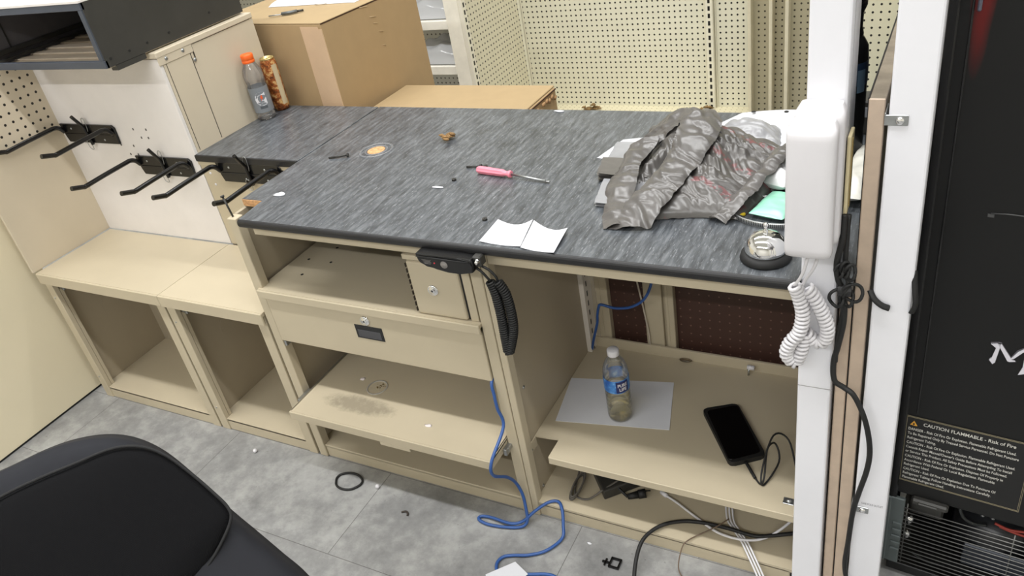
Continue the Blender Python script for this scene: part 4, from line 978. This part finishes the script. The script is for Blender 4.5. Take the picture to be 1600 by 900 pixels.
# ------------------------------------------------------------------ cardboard boxes behind the counter
def carton(name, label, o, ang, wx_, dy, z1, z0=0.0, tape=None):
    t = thing(name, label, 'box', (o[0], o[1], z0), ang)
    h = z1-z0
    MB().box(-wx_, 0, 0, dy, 0, h-.004, .003).build('carton', card, t)
    MB().box(-wx_, 0.0, 0, dy, h-.004, h, .002).build('top_flap', card_top, t)
    return t, h
A1 = math.radians(-6)
bxg, hh = carton('cardboard_box', 'tall brown cardboard box with pale tape strip behind the counter', (-.175, .785), A1, .62, .508, 1.20)
MB().box(-.10, -.012, -.0012, 0, .2, hh-.012, 0).box(-.012, .0015, -.0012, .003, .2, hh-.02, 0).build('tape_strip', tape_m, bxg)
MB().box(-.0012, .0006, .004, .505, hh-.007, hh-.003, 0).build('flap_gap', plain('flap_shadow', (70, 46, 26), .9), bxg)
m = MB()
for (yy, zz, r_) in ((.24, hh-.05, .03), (.25, hh-.075, .02), (.27, hh-.11, .02), (.27, hh-.16, .015), (.2, hh-.006, .04)):
    m.tube([(.001, yy, zz), (.001, yy+r_, zz-.006)], .0016, 6, flat=.4)
m.build('scuff', plain('pale_scuff', (222, 200, 164), .8), bxg)
lbx = thing('low_cardboard_box', 'low cardboard box with a torn end beside the tall box', 'box', (.18, .98, 0))
LZ = .865
MB().box(-.13, .505, .79, 1.105, 0, LZ-.006, .002).build('carton', card, lbx)
MB().box(-.13, .500, .785, 1.112, LZ-.006, LZ, .002).build('top_flap', card_top, lbx)
tn = MB(); tn.prism([(.93, LZ-.2), (.945, LZ-.07), (.985, LZ-.052), (1.03, LZ-.035), (1.065, LZ-.024), (1.10, LZ-.008), (1.125, LZ-.01), (1.125, LZ-.2)], 'x', .512, .518)
tn = MB()
for k in range(10): tn.ico((.513+random.random()*.006, .86+k*.025, LZ-.035+.02*random.random()), .012, 1, (.4, 1.3, .7), .9)
tn.build('torn_edge', card_in, lbx)
MB().box(.5, .508, .79, 1.105, LZ-.012, LZ-.008, 0).build('flap_gap', plain('flap_shadow_dark', (74, 48, 30), .9), lbx)
kt = thing('small_tool', 'small grey metal multitool lying on top of the tall cardboard box', 'tool', (-.44, .89, 1.2))
MB().tube([(-.49, .885, 1.206), (-.465, .892, 1.206), (-.44, .90, 1.206)], .004, 8, flat=.6).build('blade', zinc, kt)
MB().tube([(-.44, .90, 1.208), (-.41, .912, 1.208), (-.392, .93, 1.208)], .0075, 8, flat=.8).build('body', plain('tool_grey', (104, 108, 108), .4, .4), kt)
MB().tube([(-.392, .93, 1.207), (-.375, .945, 1.206)], .004, 8).build('tip', black_m, kt)

# ------------------------------------------------------------------ gondola shelving behind
GY = 2.5
gs = thing('gondola_shelving', 'long olive cream pegboard gondola wall beyond the counter', 'shelving', (.16, 2.45, 0))
SP = .0273
pgm = peg_mat('olive_pegboard', peg_bg, 'XZ', SP, .0047, (.3, .1))
MB().box(-.335, .648, GY, GY+.012, .24, 2.2, 0).build('pegboard_panel', pgm, gs)
MB().box(.685, .868, GY, GY+.012, .24, 2.2, 0).build('pegboard_panel', pgm, gs)
for xx in (-.352, .667):
    MB().box(xx-.018, xx+.018, GY-.03, GY+.012, .2, 2.2, .003).build('slotted_upright', slot_mat('upright_slots', (224, 220, 200), 'X', xx-.16, .011, .0345, .62), gs)
    MB().box(xx+.020, xx+.026, GY-.008, GY, .24, 2.2, .001).box(xx-.026, xx-.020, GY-.008, GY, .24, 2.2, .001).build('trim_strip', plain('olive_trim', (220, 215, 194), .5), gs)
MB().box(-.37, .875, 2.05, GY, .225, .243, .002).build('base_deck', peg_mat('deck_pegboard', (214, 206, 176), 'XY', .0273, .0035, (.3, .2), (150, 138, 104)), gs)
MB().box(-.37, .875, 2.05, 2.07, 0, .225, .002).build('kick_plate', plain('olive_kick', (196, 188, 162), .5), gs)
for (xx, lb_) in ((.045, 'left clump of brown fluff on the gondola base deck'), (.655, 'larger clump of brown fluff on the gondola base deck')):
    m = MB()
    for k in range(12): m.ico((xx+random.gauss(0, .018), 2.42+random.gauss(0, .012), .25+abs(random.gauss(0, .012))), random.uniform(.006, .014), 1, (1.5, 1, .7), 1.2)
    o = m.build('dust_clump', plain('brown_fluff', (136, 110, 70), .9, var=.3, sc=90), None, (xx, 2.42, .244)); tag(o, lb_, 'debris', 'brown fluff clumps')
for k, (xa, xb, lb_) in enumerate(((.868, .972, 'pegboard panel next to the wide gondola wall'), (.972, 1.05, 'middle of the three narrow stepped pegboard panels'), (1.05, 1.16, 'narrow pegboard panel showing beside the telephone pole'))):
    yy = 2.40-.05*k
    t = thing('pegboard_strip', lb_, 'panel', ((xa+xb)/2, yy, 0), 0, 'narrow stepped pegboard panels')
    MB().box(xa, xb, yy+.04, yy+.05, 0, 2.2, 0).build('panel', peg_mat('strip_pegboard', (186, 178, 150), 'XZ', SP, .0042, (.1+.2*k, .1), (60, 54, 42)), t)
    MB().box(xa-.001, xa+.014, yy-.02, yy+.05, 0, 2.2, .002).build('flange', plain('flange_cream', (214, 206, 180), .45), t)
t = thing('pegboard_wall_panel', 'wide pale pegboard panel seen between the two white poles', 'panel', (1.8, 2.3, 0))
MB().box(1.165, 2.6, 2.3, 2.31, 0, 2.2, 0).build('panel', peg_mat('pale_pegboard', (212, 208, 182), 'XZ', .0315, .0048, (.4, .1)), t)
MB().box(1.165, 1.18, 2.26, 2.31, 0, 2.2, .002).build('flange', plain('flange_cream_pale', (214, 206, 180), .45), t)
MB().box(1.50, 1.525, 2.27, 2.30, 0, 2.2, .003).build('trim_strip', plain('trim_cream_pale', (206, 202, 178), .5), t)
MB().box(1.53, 2.6, 1.95, 2.30, .60, .63, .002).build('shelf', plain('shelf_cream_pale', (216, 208, 182), .5), t)
# return gondola at the left
rg = thing('return_gondola', 'pegboard gondola end at right angles with white post and shelves', 'shelving', (-.45, 2.1, 0))
MB().box(-.350, -.335, 1.966, 2.465, .2, 2.2, 0).build('pegboard_panel', peg_mat('return_pegboard', (216, 210, 186), 'YZ', .0273, .0047, (.3, .1)), rg)
MB().box(-.436, -.353, 1.93, 1.975, 0, 2.2, .004).build('end_post', plain('post_cream', (240, 235, 220), .45), rg)
MB().box(-.353, -.334, 1.928, 1.966, 0, 2.2, .002).build('slotted_upright', slot_mat('return_slots', (228, 223, 206), 'Y', 1.947-2.1, .013, .0345, .62), rg)
MB().box(-2.8, -.465, 2.35, 2.36, .1, 2.2, 0).build('pegboard_back', peg_mat('back_pegboard', (220, 218, 206), 'XZ', .0273, .0047, (.3, .1), (96, 92, 80)), rg)
shm = plain('shelf_cream', (242, 238, 226), .45)
for zz in (.625, .850, 1.08): MB().box(-2.8, -.438, 1.996, 2.35, zz, zz+.012, .001).box(-2.8, -.438, 1.984, 1.996, zz-.030, zz+.013, .002).build('shelf', shm, rg)
film = clear('shelf_film', (250, 251, 253), .1, 1.3, .55)
for zz, lb_ in ((.638, 'clear plastic wrapped stock on the lower white shelf behind the tall box'), (.863, 'clear plastic wrapped stock on the upper white shelf behind the tall box')):
    m = MB(); m.grid(lambda u, v: Vector((-.76+.31*u+.01*noise.noise(Vector((u*4, v*4, zz))), 2.01+.26*v, zz+.004+.10*math.sin(PI*u)**.3*math.sin(PI*v)**.3+.03*noise.noise(Vector((u*5, v*5, zz*7)))*math.sin(PI*u)*math.sin(PI*v))), 30, 30)
    m.grid(lambda u, v: Vector((-.76+.31*u, 2.01+.26*v, zz+.002)), 4, 4)
    o = m.build('plastic_pack', film, None, (-.62, 2.05, zz)); tag(o, lb_, 'package', 'plastic wrapped stock')
wpk = thing('white_package', 'white plastic wrapped package lying on the back of the tall cardboard box', 'package', (-.5, 1.08, 1.2005))
def pk_(u, v):
    e = (max(0, math.sin(PI*u))*max(0, math.sin(PI*v)))**.3
    q = Vector((-.63+.42*u, 1.035+.24*v, 1.2012)); q.z += e*(.035+.012*noise.noise(q*14)); return q
mlk = plain('white_wrap', (240, 241, 244), .35)
MB().grid(pk_, 40, 30).grid(lambda u, v: Vector((-.63+.42*u, 1.035+.24*v, 1.2008)), 2, 2).build('wrapped_body', mlk, wpk)
MB().tube([(-.40, 1.04, 1.206), (-.375, 1.025, 1.205), (-.345, 1.03, 1.205), (-.34, 1.045, 1.208)], .0022, 6, 5).build('strap_loop', mlk, wpk)
# ------------------------------------------------------------------ office chair in the foreground
CN = Vector((.56, -.43, .71)).normalized(); C0 = Vector((.60, -.84, 1.0))
def ray(u, v):
    d = fw + rt*((u-800)/F) - up*((v-450)/F)
    return CP + d*((C0-CP).dot(CN)/d.dot(CN))
ol = [(-330,1100),(-260,900),(-130,785),(0,722),(60,694),(110,678),(160,672),(205,679),(250,701),(300,742),(350,790),(400,832),(440,866),(480,901),(550,985),(585,1100),(540,1240),(300,1330),(0,1330),(-230,1240)]
P3 = spline([ray(*q) for q in ol], 5, True)
cen = ray(130, 1000)
ch = thing('office_chair', 'black fabric office chair backrest in the left foreground', 'chair', (.95, -1.05, 0))
fab = NT('black_chair_fabric')
wv = fab.n('ShaderNodeTexWave'); wv.inputs['Scale'].default_value = 260; wv.inputs['Distortion'].default_value = 1.5; fab.l(fab.map((1, .6, 1)), wv.inputs['Vector'])
fab.color(fab.mix(wv.outputs['Fac'], lin((12, 12, 13)), lin((20, 20, 22)))); fab.set(Roughness=.95); fab.b.inputs['Specular IOR Level'].default_value = .12; fab.bump(wv.outputs['Fac'], .25, .001)
bord = plain('chair_border_fabric', (29, 30, 35), .75, var=.05, sc=40, spec=.25, bump=.1)
def cushion(u, v):
    f = u*len(P3); i = int(f) % len(P3); p = P3[i].lerp(P3[(i+1) % len(P3)], f-int(f))
    if v <= .5:                      # back side, flat shell
        k = v/.5; q = cen.lerp(p, min(1, k*1.0)); return q-CN*(.06 if k < .97 else .05)
    k = 1-(v-.5)/.5                  # front: rim to centre
    q = cen.lerp(p, k)
    h = 0.0
    if k > .93: h = -.035*((k-.93)/.07)**2
    else: h = .004+.016*min(1, (.93-k)/.25)
    return q+CN*h
MB().grid(cushion, 150, 44, True, True).build('backrest', bord, ch)
sm_ = [(-260,1010),(-110,850),(0,782),(60,752),(120,727),(180,703),(225,700),(262,713),(300,740),(335,770),(358,793),(363,812),(350,845),(330,880),(305,915),(280,1000)]
# seam piping laid on the cushion face
def onface(q, h=.0095):
    return ray(*q)+CN*h
pan = sm_ + [(330, 1090), (300, 1190), (200, 1260), (0, 1260), (-180, 1180)]
PP = spline([ray(*q) for q in pan], 5, True); pc = ray(110, 980)
def panel(u, v):
    f = u*len(PP); i = int(f) % len(PP); p = PP[i].lerp(PP[(i+1) % len(PP)], f-int(f)); k = 1-v
    h = .0075+.020*(1-k**5) if k < 1 else .0
    return pc.lerp(p, k)+CN*(h+.008)
MB().grid(panel, 150, 26, True, True).build('front_panel', fab.m, ch)
MB().tube([onface(q, .0165) for q in sm_], .0026, 8, 6).build('seam_piping', plain('black_piping', (14, 14, 15), .8), ch)
# rest of the chair (below the picture)
back = cen-CN*.05
MB().tube([back-Vector((0, 0, .02)), back+Vector((-.05, .04, -.25)), (.9, -1.02, .47), (.98, -1.1, .46)], .02, 10, 6).build('back_bar', black_m, ch)
sc_ = Vector((1.02, -1.12, .5))
MB().ico(sc_, .27, 3, (1, 1, .16)).build('seat', fab.m, ch)
MB().cyl((1.0, -1.1, .1), (1.0, -1.1, .47), .028, 18).build('gas_column', black_m, ch)
for k in range(5):
    a = 2*PI*k/5+.3; e = Vector((1.0+.3*math.cos(a), -1.1+.3*math.sin(a), .075))
    lg = MB().tube([(1.0, -1.1, .11), e], .02, 8).build('base_arm', black_m, ch)
    MB().cyl(e+Vector((-.012*math.sin(a), .012*math.cos(a), -.045)), e+Vector((.012*math.sin(a), -.012*math.cos(a), -.045)), .029, 18).cyl(e+Vector((0, 0, -.04)), e, .008, 8).build('castor', black_rub, lg)

# every screw, hole plug, clip and slot becomes a part of its own
def split_islands(o):
    bm = bmesh.new(); bm.from_mesh(o.data); bm.verts.ensure_lookup_table()
    seen = set(); isl = []
    for v in bm.verts:
        if v.index in seen: continue
        st_ = [v]; seen.add(v.index); cur = []
        while st_:
            a = st_.pop(); cur.append(a.index)
            for e in a.link_edges:
                w2 = e.other_vert(a)
                if w2.index not in seen: seen.add(w2.index); st_.append(w2)
        isl.append(set(cur))
    bm.free()
    if len(isl) < 2: return
    src = o.data; base = o.name.split('.')[0]
    for k, keep in enumerate(isl):
        me = src.copy(); b_ = bmesh.new(); b_.from_mesh(me); b_.verts.ensure_lookup_table()
        bmesh.ops.delete(b_, geom=[v for v in b_.verts if v.index not in keep], context='VERTS'); b_.to_mesh(me); b_.free()
        if k == 0: o.data = me
        else:
            c_ = o.copy(); c_.data = me; c_.name = base; COL.objects.link(c_)
for o in list(S.objects):
    if o.type == 'MESH' and o.name.split('.')[0] in SPLIT: split_islands(o)
